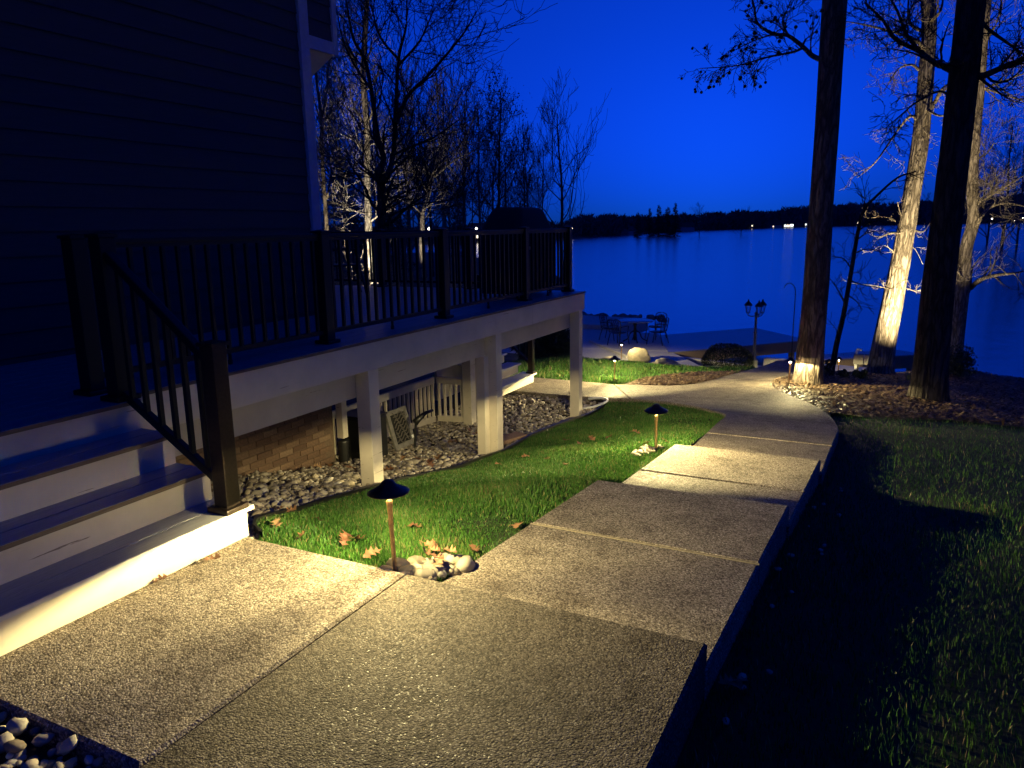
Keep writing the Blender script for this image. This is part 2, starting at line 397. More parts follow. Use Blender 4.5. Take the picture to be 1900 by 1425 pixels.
# ------------------------------------------------------------------ terrain
WATER_Z = -3.0
PATIO_Z = -2.3
CP = [(-3.94, 5.1, -.62), (-3.94, 7.37, -.96), (-3.94, 9.93, -1.12), (-5.6, 5.1, -.72), (-5.6, 6.57, -1.05), (-5.85, 9.1, -1.22), (-5.6, 3.6, -.45), (-4.2, 3.4, -.33),
      (-3.29, 3.14, -.12), (-3.51, 3.75, -.30), (-3.62, 4.35, -.42), (-3.68, 5.14, -.55), (-3.65, 6.09, -.72), (-3.77, 6.9, -.85), (-3.83, 8.16, -.95), (-3.86, 9.57, -1.07),
      (-2.95, 2.80, -.03), (-2.4, 2.80, -.03), (-1.95, 2.82, -.08), (-1.88, 3.4, -.14), (-1.82, 4.2, -.17), (-1.76, 4.8, -.20), (-1.70, 5.4, -.29), (-1.62, 6.3, -.33), (-1.6, 7.2, -.44), (-1.63, 8.8, -.65),
      (-1.79, 9.15, -.70), (-2.28, 9.85, -.82), (-2.75, 10.2, -.89), (-3.13, 10.45, -.94), (-3.96, 10.65, -1.03), (-5.12, 10.9, -1.10),
      (-5.65, 12.25, -1.10), (-4.73, 12.15, -1.08), (-3.95, 12.05, -1.06), (-3.2, 12.25, -1.05), (-2.70, 13.0, -1.08), (-2.5, 14.3, -1.18), (-2.3, 15.9, -1.32),
      (-6, 14.6, -1.12), (-4.5, 14.6, -1.15), (-3.3, 15.2, -1.28), (-6, 17, -1.75), (-4.2, 17, -1.75), (-2.6, 18, -1.9), (-7, 20, -2.28), (-4.5, 20, -2.28), (-3, 20.5, -2.28), (-8, 24, -2.36), (-6, 24, -2.4), (-4, 23, -2.5), (-9.5, 29, -2.6),
      (-0.48, 1.5, -.18), (-0.45, 3, -.25), (-0.4, 4.8, -.34), (-0.33, 6.4, -.49), (-0.33, 8.7, -.74), (-0.45, 9.5, -.74), (-0.65, 10.2, -.79), (-0.93, 10.9, -.85), (-1.3, 11.65, -.91), (-1.55, 12.45, -.97), (-1.57, 13.2, -1.02), (-1.45, 13.9, -1.07),
      (1, 1, -.30), (1, 3, -.41), (1.2, 6, -.59), (1, 9, -.80), (3, 3, -.52), (4, 8, -.88), (0.06, 10.45, -.85), (0.82, 11.1, -.95), (1.7, 11.44, -1.05), (-1.13, 13.4, -1.06), (0.62, 12.7, -1.03), (2.5, 12.5, -1.2), (4, 14, -1.5),
      (-0.83, 15.2, -1.28), (0.45, 16, -1.40), (-0.05, 17.8, -1.66), (1.4, 18.1, -1.62), (1.55, 21.2, -1.95), (2.1, 23.6, -2.55), (3.3, 22.6, -2.55), (-.94, 20.5, -2.32), (-.3, 21, -2.35), (-1.6, 19, -1.95), (-1.6, 17, -1.5),
      (-2.4, 0.9, -.03), (-2.4, -2, .0), (-4.5, 0, -.1), (2, -3, -.1), (-12, 3, -.8), (-12, 12, -1.6), (-12, 22, -2.3), (8, 5, -.9), (8, 14, -1.9), (0, -12, .4), (-12, -10, .2), (12, -8, -.3), (-25, 20, -2.2), (-25, 45, -2.5), (-14, 34, -2.6)]
_c = np.array(CP); _D = np.hypot(_c[:, None, 0] - _c[None, :, 0], _c[:, None, 1] - _c[None, :, 1])
_A = np.zeros((len(_c) + 1,) * 2); _A[:-1, :-1] = _D - 0.02 * np.eye(len(_c)); _A[-1, :-1] = _A[:-1, -1] = 1
_w = np.linalg.solve(_A, np.append(_c[:, 2], 0))
def g0(X, Y):
    X = np.atleast_1d(np.asarray(X, float)); Y = np.atleast_1d(np.asarray(Y, float)); out = np.empty(X.shape)
    for i in range(0, len(X), 20000):
        x, y = X[i:i + 20000], Y[i:i + 20000]
        out[i:i + 20000] = np.hypot(x[:, None] - _c[None, :, 0], y[:, None] - _c[None, :, 1]) @ _w[:-1] + _w[-1]
    return out

def zp(px, z=WATER_Z): return [tuple(atz(x, y, z)[:2]) for x, y in px]
LAKE = (zp([(640, 478), (830, 474), (1000, 497), (1055, 522), (1075, 560)]) + [(-12.3, 31.6), (-9.6, 31.2), (-8.0, 28.0), (-6.2, 25.6), (-3.5, 24.0), (-1.8, 23.2), (0.2, 23.4), (2.2, 24.3), (3.5, 23.4), (6, 20.5), (14, 14), (40, 4), (140, -40), (420, 0)]
        + zp([(2300, 405), (1900, 413.5), (1840, 414), (1650, 418), (1500, 421), (1330, 427), (1200, 433), (1120, 438), (1088, 442), (1000, 448), (830, 453), (640, 460)]))

# path slabs: corner points (x, y, z), left side then right side in walking order
SLABS = []
def lerp_edge(L, R, n=1): return L, R
S1 = [(-1.946, -1.2, 0.0), (-1.952, 2.752, 0.0), (-0.532, 2.735, 0.0), (-0.545, -1.2, 0.0)]
LAND = [(-3.06, 1.315, 0.0), (-3.06, 2.762, 0.0), (-1.964, 2.756, 0.0), (-1.956, 1.305, 0.0)]
S2a = [(-1.885, 2.70, -0.098), (-1.803, 3.815, -0.12), (-0.493, 3.80, -0.12), (-0.527, 2.70, -0.098)]
S2b = [(-1.802, 3.829, -0.12), (-1.734, 4.775, -0.14), (-0.460, 4.795, -0.14), (-0.4926, 3.814, -0.12)]
S3a = [(-1.690, 4.72, -0.245), (-1.640, 5.45, -0.26), (-0.425, 5.44, -0.26), (-0.447, 4.72, -0.245)]
S3b = [(-1.639, 5.462, -0.26), (-1.583, 6.337, -0.28), (-0.393, 6.342, -0.28), (-0.4246, 5.452, -0.26)]
S4 = [(-1.515, 6.28, -0.375), (-1.56, 7.5, -0.475), (-0.372, 7.5, -0.475), (-0.372, 6.28, -0.375)]
SPINE_L = smooth_curve([(-1.5605, 7.512, -.476), (-1.60, 8.3, -.555), (-1.624, 8.84, -.62), (-1.75, 9.17, -.66), (-2.282, 9.89, -.78), (-2.751, 10.27, -.85), (-3.132, 10.49, -.9), (-3.3, 10.535, -.915)], 5)
SPINE_R = smooth_curve([(-0.372, 7.512, -.476), (-0.371, 8.2, -.55), (-0.383, 8.74, -.62), (-0.49, 9.49, -.68), (-0.694, 10.21, -.74), (-0.954, 10.88, -.8), (-1.328, 11.64, -.87), (-1.566, 12.45, -.93), (-1.601, 13.17, -.98), (-1.488, 13.85, -1.03), (-1.30, 14.6, -1.09), (-1.25, 16.2, -1.25), (-1.3, 17.4, -1.36)], 5)
FAR_E = smooth_curve([(-4.05, 11.97, -1.03), (-3.258, 12.13, -1.02), (-2.9, 12.45, -1.03), (-2.712, 12.9, -1.05), (-2.506, 14.27, -1.15), (-2.261, 15.9, -1.28), (-2.1, 17.4, -1.38)], 5)
JUNC = [tuple(p) for p in SPINE_L] + [tuple(p) for p in FAR_E] + [tuple(p) for p in SPINE_R[::-1]]
ARM_N = smooth_curve([(-3.312, 10.538, -.916), (-3.958, 10.688, -.98), (-5.122, 10.93, -1.05), (-6.2, 11.15, -1.09)], 4)
ARM_F = smooth_curve([(-6.2, 12.25, -1.09), (-5.653, 12.186, -1.07), (-4.727, 12.086, -1.05), (-4.062, 11.968, -1.031)], 4)
ARM = [tuple(p) for p in ARM_N] + [tuple(p) for p in ARM_F]
PATHS = [S1, LAND, S2a, S2b, S3a, S3b, S4, JUNC, ARM]

def ground_z(X, Y, cut=True):
    X = np.atleast_1d(np.asarray(X, float)); Y = np.atleast_1d(np.asarray(Y, float))
    r = np.hypot(X, Y); near = g0(X, Y)
    near = np.clip(near, -2.75, 0.6)
    dl = dist_poly(X, Y, LAKE); ins = in_poly(X, Y, LAKE)
    far = -2.75 + np.clip(dl * 0.03, 0, 5) + 0.5 * np.sin(X * 0.031) * np.cos(Y * 0.027)
    t = np.clip((r - 34) / 30, 0, 1); t = t * t * (3 - 2 * t)
    z = near * (1 - t) + far * t
    s = np.clip(dl / 2.0, 0, 1); z = (WATER_Z + 0.12) * (1 - s) + z * s
    z = np.where(ins, WATER_Z + 0.1 - np.clip(dl, 0, 8) * 0.45, z)
    return z
def gz(x, y): return float(ground_z([x], [y])[0])

rings = np.concatenate([np.linspace(0.6, 34, 150), np.geomspace(35, 3000, 90)]); sect = 420
ang = np.arange(sect) * 2 * math.pi / sect
GX = (rings[:, None] * np.cos(ang)).ravel(); GY = (rings[:, None] * np.sin(ang)).ravel()
GX = np.append(GX, 0); GY = np.append(GY, 0)
GZ = ground_z(GX, GY) - 0.05
for P in PATHS:
    d_ = dist_poly(GX, GY, P); i_ = in_poly(GX, GY, P)
    GZ -= 0.22 * np.where(i_, 1.0, np.clip(1 - d_ / 0.25, 0, 1) * 0.35)
GZ -= 0.25 * in_poly(GX, GY, [(-9, 16.5), (-9, 31), (-3, 29), (-1, 20.5), (-2, 18)])
i, k = np.meshgrid(np.arange(len(rings) - 1), np.arange(sect), indexing='ij'); k2 = (k + 1) % sect
GF = np.stack([i * sect + k, (i + 1) * sect + k, (i + 1) * sect + k2, i * sect + k2], -1).reshape(-1, 4)
GF = [tuple(f) for f in GF.tolist()] + [(q, (q + 1) % sect, len(GX) - 1) for q in range(sect)]
tag(obj('ground', np.stack([GX, GY, GZ], -1), GF, 'ground_cover', smooth=True), kind='structure')

wr = np.concatenate([np.linspace(0, 60, 25), np.geomspace(70, 3200, 40)]); wx = np.concatenate([-wr[:0:-1], wr])
WX, WY = np.meshgrid(wx, np.concatenate([np.linspace(12, 100, 40), np.geomspace(110, 3200, 40)]), indexing='ij')
nyw = WX.shape[1]
a_, c_ = np.meshgrid(np.arange(WX.shape[0] - 1), np.arange(nyw - 1), indexing='ij')
WF = np.stack([a_ * nyw + c_, (a_ + 1) * nyw + c_, (a_ + 1) * nyw + c_ + 1, a_ * nyw + c_ + 1], -1).reshape(-1, 4)
tag(obj('lake', np.stack([WX.ravel(), WY.ravel(), np.full(WX.size, WATER_Z)], -1), WF, 'water'), kind='structure')

def slab(P, mat, parent, thick=0.34, name='slab', bev=0.012):
    P = [tuple(p) for p in P]
    # counter-clockwise
    ar = sum(P[i][0] * P[(i + 1) % len(P)][1] - P[(i + 1) % len(P)][0] * P[i][1] for i in range(len(P)))
    if ar < 0: P = P[::-1]
    n = len(P); top = np.array(P)
    # inset ring for the rounded arris
    cen = []
    for i in range(n):
        a, b_, c = top[i - 1, :2], top[i, :2], top[(i + 1) % n, :2]
        e1 = (b_ - a) / (np.linalg.norm(b_ - a) + 1e-9); e2 = (c - b_) / (np.linalg.norm(c - b_) + 1e-9)
        nn = np.array([-e1[1] - e2[1], e1[0] + e2[0]]); l = np.linalg.norm(nn); nn = nn / max(l, 1e-6)
        k_ = 1 / max(0.4, math.sqrt(max(0.05, (1 + e1 @ e2) / 2)))
        cen.append(b_ + nn * bev * k_)
    cen = np.array(cen)
    V = [(cen[i, 0], cen[i, 1], top[i, 2]) for i in range(n)] + [(top[i, 0], top[i, 1], top[i, 2] - bev) for i in range(n)] + [(top[i, 0], top[i, 1], top[i, 2] - thick) for i in range(n)]
    Fc = [tuple(range(n))] if n == 4 else []
    if n != 4:
        tr = geometry.tessellate_polygon([[Vector((v[0], v[1], 0)) for v in V[:n]]])
        for t in tr:
            a, b_, c = [np.array(V[q][:2]) for q in t]
            if np.cross(b_ - a, c - a) < 0: t = t[::-1]
            Fc.append(tuple(t))
    for r_ in (0, 1):
        for i in range(n): Fc.append((r_ * n + i, (r_ + 1) * n + i, (r_ + 1) * n + (i + 1) % n, r_ * n + (i + 1) % n))
    return obj(name, V, Fc, mat, parent)
path = empty('concrete_path', (-1.2, 2, 0)); tag(path, kind='structure')
for P, mt in ((S1, 'aggregate_dark'), (LAND, 'aggregate'), (S2a, 'aggregate'), (S2b, 'aggregate'), (S3a, 'aggregate'), (S3b, 'aggregate'), (S4, 'aggregate')):
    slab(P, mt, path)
slab(JUNC, 'aggregate', path); slab(ARM, 'aggregate', path)
jn = MB()
jn.bar((-1.801, 3.822, -.124), (-0.4935, 3.807, -.124), 0.009, 0.01)
jn.obj('joint_filler', 'joint_sand', path)

# region patches laid on the ground
def patch(name, poly, mat, step=0.14, dz=0.0, rough=0.012):
    P = [(float(p[0]), float(p[1])) for p in poly]
    if sum(P[i][0] * P[(i + 1) % len(P)][1] - P[(i + 1) % len(P)][0] * P[i][1] for i in range(len(P))) < 0: P = P[::-1]
    xs = [p[0] for p in P]; ys = [p[1] for p in P]
    gx, gy = np.meshgrid(np.arange(min(xs), max(xs), step), np.arange(min(ys), max(ys), step))
    gx = gx.ravel() + rng.uniform(-.3, .3, gx.size) * step; gy = gy.ravel() + rng.uniform(-.3, .3, gy.size) * step
    ok = in_poly(gx, gy, P) & (dist_poly(gx, gy, P) > step * 0.5); gx, gy = gx[ok], gy[ok]
    pts = [Vector(p) for p in P] + [Vector(p) for p in zip(gx.tolist(), gy.tolist())]
    n = len(P)
    v, e, f_, _, _, _ = geometry.delaunay_2d_cdt(pts, [(i, (i + 1) % n) for i in range(n)], [list(range(n))], 1, 1e-5)
    X = np.array([q[0] for q in v]); Y = np.array([q[1] for q in v])
    Z = ground_z(X, Y) + dz + rough * vnoise(np.stack([X, Y, 0 * X], -1), 4.0, 3)
    o = obj(name, np.stack([X, Y, Z], -1), [tuple(q) for q in f_], mat, smooth=True)
    return tag(o, kind='structure')

EDGE = smooth_curve([(-2.95, 2.83), (-3.29, 3.137), (-3.511, 3.753), (-3.622, 4.346), (-3.68, 5.139), (-3.648, 6.088), (-3.765, 6.914), (-3.828, 8.155), (-3.80, 9.3), (-3.70, 9.9), (-3.66, 10.35), (-3.78, 10.60), (-3.96, 10.66)], 5)
LAWN_L = [tuple(p) for p in EDGE] + [tuple(p[:2]) for p in ARM_N[:4]][::-1] + [tuple(p[:2]) for p in SPINE_L[::-1]] + [(-1.515, 6.32), (-1.583, 6.345), (-1.66, 5.2), (-1.69, 4.79), (-1.734, 4.78), (-1.80, 3.82), (-1.872, 2.765), (-2.4, 2.768), (-2.93, 2.77)]
ROCKBED = [(-2.96, 2.80)] + [tuple(p) for p in EDGE[1:]] + [(-4.4, 10.80), (-5.1, 10.92), (-6.1, 11.1), (-6.1, 6.0), (-5.62, 5.9), (-5.62, 2.3), (-3.3, 2.3), (-3.0, 2.6)]
LAWN_R = [(-0.53, -1), (-0.53, 2.74), (-0.46, 4.8), (-0.393, 6.34), (-0.372, 7.5)] + [tuple(p[:2]) for p in SPINE_R if 7.5 < p[1] < 9.9] + [(-0.5, 10.05), (0.06, 10.45), (0.82, 11.0), (1.7, 11.4), (3.2, 12.2), (7, 13.2), (9, 6), (7, -1)]
MULCH_R = [tuple(p[:2]) for p in SPINE_R if 9.9 < p[1]] + [(-1.2, 18), (-1.0, 19.8), (1.2, 21.5), (3.2, 20.5), (6, 17), (7, 13.2), (3.2, 12.2), (1.7, 11.4), (0.82, 11.0), (0.06, 10.45), (-0.5, 10.05)]
MULCH_F = [tuple(p[:2]) for p in FAR_E if p[1] < 15.2 and p[0] > -4.0] + [(-2.45, 14.5), (-2.9, 14.2), (-3.4, 13.4), (-3.75, 12.7)]
LAWN_F = [(-8, 12.25)] + [(-6.2, 12.26)] + [tuple(p[:2]) for p in ARM_F[1:]] + [(-3.75, 12.7), (-3.4, 13.4), (-2.9, 14.2), (-2.45, 14.5), (-2.35, 15.9), (-2.6, 17.5), (-8, 17.2)]
patch('lawn', LAWN_L, 'lawn_base', 0.14, -.006, .006); patch('lawn', LAWN_R, 'lawn_base', 0.2, -.016, .006); patch('lawn', LAWN_F, 'lawn_base', 0.2, -.012, .006)
rock_bed = patch('rock_bed', ROCKBED, 'soil', 0.2, -0.03); ORG[rock_bed] = np.zeros(3)
NEARBED = [(-3.0, 0.6), (-2.95, 1.30), (-1.975, 1.29), (-1.96, -1.0), (-3.2, -1.0)]
near_bed = patch('rock_bed', NEARBED, 'soil', 0.2, -0.03); ORG[near_bed] = np.zeros(3)
mulch_r = patch('mulch_bed', MULCH_R, 'mulch', 0.2, 0.01, 0.03); patch('mulch_bed', MULCH_F, 'mulch', 0.15, 0.015, 0.02)

# grass blades
def blades(name, poly, n, h, w, label, weight=None, bright=0.5, bend=0.5):
    xs = np.array([p[0] for p in poly]); ys = np.array([p[1] for p in poly])
    X = np.empty(0); Y = np.empty(0)
    while len(X) < n:
        x = rng.uniform(xs.min(), xs.max(), n); y = rng.uniform(ys.min(), ys.max(), n)
        ok = in_poly(x, y, poly)
        if weight is not None: ok &= rng.uniform(size=n) < weight(x, y)
        X = np.append(X, x[ok]); Y = np.append(Y, y[ok])
    X, Y = X[:n], Y[:n]; Z = ground_z(X, Y) - 0.008
    cl = vnoise(np.stack([X, Y, 0 * X], -1), 3.0, 5)
    hh = h * rng.uniform(0.55, 1.35, n) * (1 + 0.25 * cl); ww = w * rng.uniform(0.6, 1.3, n)
    a = rng.uniform(0, 6.283, n); la = rng.uniform(0, 6.283, n) * 0.7 + 0.6 * cl; lb = hh * rng.uniform(0.1, 1.0, n) * bend
    sx, sy = np.cos(a) * ww / 2, np.sin(a) * ww / 2; lx, ly = np.cos(la) * lb, np.sin(la) * lb
    V = np.empty((n, 5, 3))
    V[:, 0] = np.stack([X - sx, Y - sy, Z], -1); V[:, 1] = np.stack([X + sx, Y + sy, Z], -1)
    V[:, 2] = np.stack([X + sx * .8 + lx * .3, Y + sy * .8 + ly * .3, Z + hh * .55], -1); V[:, 3] = np.stack([X - sx * .8 + lx * .3, Y - sy * .8 + ly * .3, Z + hh * .55], -1)
    V[:, 4] = np.stack([X + lx, Y + ly, Z + hh], -1)
    b0 = np.arange(n) * 5
    T3 = np.concatenate([np.stack([b0, b0 + 1, b0 + 2], -1), np.stack([b0, b0 + 2, b0 + 3], -1), np.stack([b0 + 3, b0 + 2, b0 + 4], -1)])
    o = obj(name, V.reshape(-1, 3), T3, 'grass')
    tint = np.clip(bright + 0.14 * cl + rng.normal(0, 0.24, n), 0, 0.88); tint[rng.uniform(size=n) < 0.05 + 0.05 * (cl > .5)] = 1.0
    at = o.data.attributes.new('tint', 'FLOAT', 'POINT'); at.data.foreach_set('value', np.repeat(tint, 5).astype(np.float32))
    return tag(o, label, 'grass', kind='stuff')
blades('lawn_grass', LAWN_L, 160000, 0.031, 0.0052, 'mown green grass between the deck rock bed and the stepped walk', lambda x, y: np.clip(5.5 / np.hypot(x, y), 0, 1) ** 1.3)
blades('lawn_grass', LAWN_R, 170000, 0.033, 0.0050, 'dark unlit lawn grass on the low side of the stepped walk', lambda x, y: np.clip(4.5 / np.hypot(x, y), 0, 1) ** 1.3, 0.28)  # blade tint lowered, shade of the unlit side put into the colour
blades('lawn_grass', LAWN_F, 30000, 0.06, 0.012, 'strip of lawn grass between the curved walk and the lower patio', lambda x, y: np.clip(13.5 / np.hypot(x, y), 0, 1) ** 2)

# wood chips of the mulch beds
def chips(name, poly, n, size, label, weight=None):
    xs = np.array([p[0] for p in poly]); ys = np.array([p[1] for p in poly]); X = np.empty(0); Y = np.empty(0)
    while len(X) < n:
        x = rng.uniform(xs.min(), xs.max(), n); y = rng.uniform(ys.min(), ys.max(), n); ok = in_poly(x, y, poly)
        if weight is not None: ok &= rng.uniform(size=n) < weight(x, y)
        X = np.append(X, x[ok]); Y = np.append(Y, y[ok])
    X, Y = X[:n], Y[:n]; Z = ground_z(X, Y) + rng.uniform(0.012, 0.05, n)
    L = size * rng.uniform(.5, 1.6, n); W = L * rng.uniform(.25, .6, n); a = rng.uniform(0, 6.28, n); t1 = rng.normal(0, .35, n); t2 = rng.normal(0, .35, n)
    U = np.stack([np.cos(a) * np.cos(t1), np.sin(a) * np.cos(t1), np.sin(t1)], -1) * L[:, None] / 2
    S = np.stack([-np.sin(a) * np.cos(t2), np.cos(a) * np.cos(t2), np.sin(t2)], -1) * W[:, None] / 2
    C0 = np.stack([X, Y, Z], -1); H = np.zeros_like(C0); H[:, 2] = W * 0.35
    V = np.stack([C0 - U - S, C0 + U - S * .6, C0 + U * .8 + S, C0 - U + S, C0 + H], 1)
    b0 = np.arange(n) * 5
    T3 = np.concatenate([np.stack([b0 + q, b0 + (q + 1) % 4, b0 + 4], -1) for q in range(4)])
    o = obj(name, V.reshape(-1, 3), T3, 'chips')
    at = o.data.attributes.new('tint', 'FLOAT', 'POINT'); at.data.foreach_set('value', np.repeat(rng.uniform(0, 1, n) ** 1.3, 5).astype(np.float32))
    return tag(o, label, 'mulch', kind='stuff')
chips('wood_chips', MULCH_R, 26000, 0.055, 'brown bark chips round the big trunks', lambda x, y: np.clip(12.5 / np.hypot(x, y), 0, 1) ** 3)
chips('wood_chips', MULCH_F, 5000, 0.05, 'brown bark chips and dead leaves inside the bend of the walk')

# ------------------------------------------------------------------ house
WX_ = -5.62; HY0, HY1 = -7.0, 6.60; DECK_Z = 0.69
house = empty('house', (WX_ - 2, 0, -0.9), 'tall dark sided house wall with pale corner board rising behind the deck', 'house')
core = MB().box(WX_ - 7, WX_ - 0.03, HY0, HY1 - 0.03, -1.6, 6.0).obj('wall', 'siding', house)
bw = MB(); bd = 0.178
def siding_course(z, y0, y1):
    return MB().add([(WX_ - .02, y0, z), (WX_ - .002, y0, z), (WX_ - .02, y0, z + bd + .012), (WX_ - .02, y1, z), (WX_ - .002, y1, z), (WX_ - .02, y1, z + bd + .012)],
                    [(0, 1, 2), (5, 4, 3), (1, 4, 5, 2), (0, 3, 4, 1), (0, 2, 5, 3)])
sme = None
zz = 0.20
while zz < 5.9:
    if sme is None: sme = siding_course(0, HY0, HY1 - 0.12).mesh('siding_board', 'siding')
    o = inst('siding_board', sme, (0, 0, zz), core); zz += bd
# lake side wall, boards too
sme2 = MB().add([(WX_ - 7, HY1 - .02, 0), (WX_ - 7, HY1 - .002, 0), (WX_ - 7, HY1 - .02, bd + .012), (WX_ - .12, HY1 - .02, 0), (WX_ - .12, HY1 - .002, 0), (WX_ - .12, HY1 - .02, bd + .012)],
                [(2, 1, 0), (3, 4, 5), (2, 5, 4, 1), (1, 4, 3, 0), (3, 5, 2, 0)]).mesh('siding_board', 'siding')
zz = 0.20
while zz < 3.3: inst('siding_board', sme2, (0, 0, zz), core); zz += bd
cb = MB().box(WX_ - .02, WX_ + .022, HY1 - .115, HY1 + .022, 0.12, 6.0).bev('corner_board', 'pale_trim', house, .003)
MB().box(WX_ - .14, WX_ - .0205, HY1 - .02, HY1 + .0215, 0.12, 6.0).bev('corner_board', 'pale_trim', house, .003)
# upstairs bay that juts out over the lake side
by0, by1, bz0 = HY1 + .022, 7.08, 3.46
bay = MB().box(WX_ - 2.6, WX_ - .02, HY1 - .02, by1 - .02, bz0 + .05, 6.0).obj('bay', 'siding', house)
MB().box(WX_ - .02, WX_ + .012, by0 + .002, by1 - .06, bz0, bz0 + .13).bev('bay_skirt', 'pale_trim', house, .003)
MB().box(WX_ - .02, WX_ + .015, by1 - .06, by1 + .012, bz0, 6.0).bev('bay_corner_board', 'pale_trim', house, .003)
bme = MB().add([(WX_ - .018, by0, 0), (WX_ - .003, by0, 0), (WX_ - .018, by0, bd + .012), (WX_ - .018, by1 - .06, 0), (WX_ - .003, by1 - .06, 0), (WX_ - .018, by1 - .06, bd + .012)],
               [(0, 1, 2), (5, 4, 3), (1, 4, 5, 2), (0, 3, 4, 1), (0, 2, 5, 3)]).mesh('siding_board', 'siding')
zz = bz0 + .13
while zz < 5.9: inst('siding_board', bme, (0, 0, zz), bay); zz += bd
sf = MB().add([(WX_ - .01, by0 + .002, bz0 + .02), (WX_ - .01, by1 - .02, bz0 + .02), (WX_ - 2.6, by1 - .02, bz0 + .02), (WX_ - 2.6, by0 + .002, bz0 + .02),
               (WX_ - .02, by0 + .002, bz0 - .10), (WX_ - .3, by0 + .18, bz0 - .34), (WX_ - 2.6, by0 + .18, bz0 - .34), (WX_ - 2.6, by0 + .002, bz0 - .40), (WX_ - .02, by0 + .002, bz0 - .40)],
              [(3, 2, 1, 0), (0, 1, 5, 4), (1, 2, 6, 5), (5, 6, 7, 8), (4, 5, 8), (2, 3, 7, 6)])
sf.obj('bay_soffit', 'white_paint', house)
# roof
MB().add([(WX_ + .5, HY0 - .5, 6.0), (WX_ + .5, HY1 + .9, 6.0), (WX_ - 7.5, HY1 + .9, 6.0), (WX_ - 7.5, HY0 - .5, 6.0), (WX_ - 3.5, HY0 + 2.5, 8.6), (WX_ - 3.5, HY1 - 2.5, 8.6)],
         [(3, 2, 1, 0), (0, 1, 5, 4), (1, 2, 5), (2, 3, 4, 5), (3, 0, 4)]).obj('roof', 'roof_shingle', house)
# brick foundation under the deck, one brick at a time
fnd = MB().box(WX_ - .10, WX_ + .012, 2.6, HY1 + .005, -1.5, 0.12).obj('foundation', 'mortar', house)
brick_me = MB().box(-.012, .012, -.0965, .0965, -.029, .029).mesh('brick', 'brick', bevel=.004)
brick_end = MB().box(-.046, .046, -.012, .012, -.029, .029).mesh('brick', 'brick', bevel=.004)
row = 0; zz = -1.12
while zz < 0.08:
    yy = 3.35 + (0.103 if row % 2 else 0)
    while yy < HY1 - .08:
        o = inst('brick', brick_me, (WX_ + .012 + random.uniform(-.002, .003), yy, zz), fnd); yy += .206
    zz += .0685; row += 1
# downspout with its black drain boot
ds = empty('downspout', (-5.52, 6.66, gz(-5.5, 6.7)), 'white square downspout ending in a black ribbed drain boot at the foundation corner', 'downspout')
gd = gz(-5.5, 6.7)
MB().box(-5.575, -5.485, 6.625, 6.715, gd + .30, 0.42).bev('pipe', 'white_paint', ds, .006)
bt = MB(); prof = []
for q in range(11): prof += [(0.062 + (.006 if q % 2 else 0), q * .03)]
bt.lathe(prof, (-5.53, 6.67, gd - .02), 20); bt.obj('drain_boot', 'black_plastic', ds, True)
MB().box(-5.485, -5.478, 6.645, 6.70, gd + .255, gd + .27).obj('label_strip', 'white_plastic', ds)

# ------------------------------------------------------------------ deck
DX0, DX1, DY0, DY1 = WX_ + .004, -3.88, 0.35, 10.12
deck = empty('deck', (-4.5, 6, -1.0), 'raised timber deck with pale fascia, square posts and black metal railing', 'deck')
BW = 0.142
nb = 0; x = DX1 + .012
deck_board_len = {}
xl = x
while xl - BW > -9.6:
    y0 = DY0 if xl - BW > DX0 else HY1 + .03
    nm = (y0, DY1)
    if nm not in deck_board_len: deck_board_len[nm] = MB().box(-BW / 2, BW / 2, y0, DY1 + .015, -.025, 0).mesh('deck_board', 'deck_composite', bevel=.003)
    if DX0 < xl and xl - BW < DX0:
        me_ = MB().box(DX0, xl, DY0, DY1 + .015, -.025, 0).mesh('deck_board', 'deck_composite', bevel=.003)
        inst('deck_board', me_, (0, 0, DECK_Z), deck); xl = DX0 - .006; continue
    inst('deck_board', deck_board_len[nm], (xl - BW / 2, 0, DECK_Z), deck); xl -= BW + .006
MB().box(DX1 - .0, DX1 + .0125, 2.82, DY1 + .016, DECK_Z - .0245, DECK_Z - .002).obj('board_edge', 'deck_edge', deck)
# fascia (rim) boards with butt joints
for y0, y1 in ((2.80, 5.42), (5.423, 8.35), (8.353, DY1)):
    MB().box(DX1 - .045, DX1, y0, y1, .432, DECK_Z - .027).bev('fascia_board', 'white_paint', deck, .003)
MB().box(DX1 - .045, DX1, DY0, 2.797, .432, DECK_Z - .027).bev('fascia_board', 'white_paint', deck, .003)
MB().box(-9.5, DX1 - .046, DY1 - .045, DY1, .432, DECK_Z - .027).bev('fascia_board', 'white_paint', deck, .003)
# girder below it
for y0, y1 in ((2.9, 5.15), (5.153, 7.42), (7.423, 10.02)):
    MB().box(-4.078, -4.0235, y0, y1, .19, .425).bev('girder', 'cream_paint', deck, .003)
# inner frame: joists and a second girder, seen from below
for yj in np.arange(3.1, 10.0, .405): MB().box(WX_ + .06, DX1 - .047, yj - .019, yj + .019, .445, DECK_Z - .028).obj('joist', 'white_paint', deck)
MB().box(-5.55, -5.50, 6.9, 10.0, .20, .443).obj('girder', 'white_paint', deck)
# support posts
def post(x, y, ztop, w=.14, name='support_post'):
    zb = gz(x, y) - .15
    return MB().box(x - w / 2, x + w / 2, y - w / 2, y + w / 2, zb, ztop).bev(name, 'white_paint', deck, .005)
post(-3.952, 5.13, .4315); post(-3.952, 7.45, .4315); post(-3.952, 9.98, .4315)
post(-4.03, 7.32, .189, .105); post(-5.30, 9.22, .43); post(-5.52, 9.95, .43)

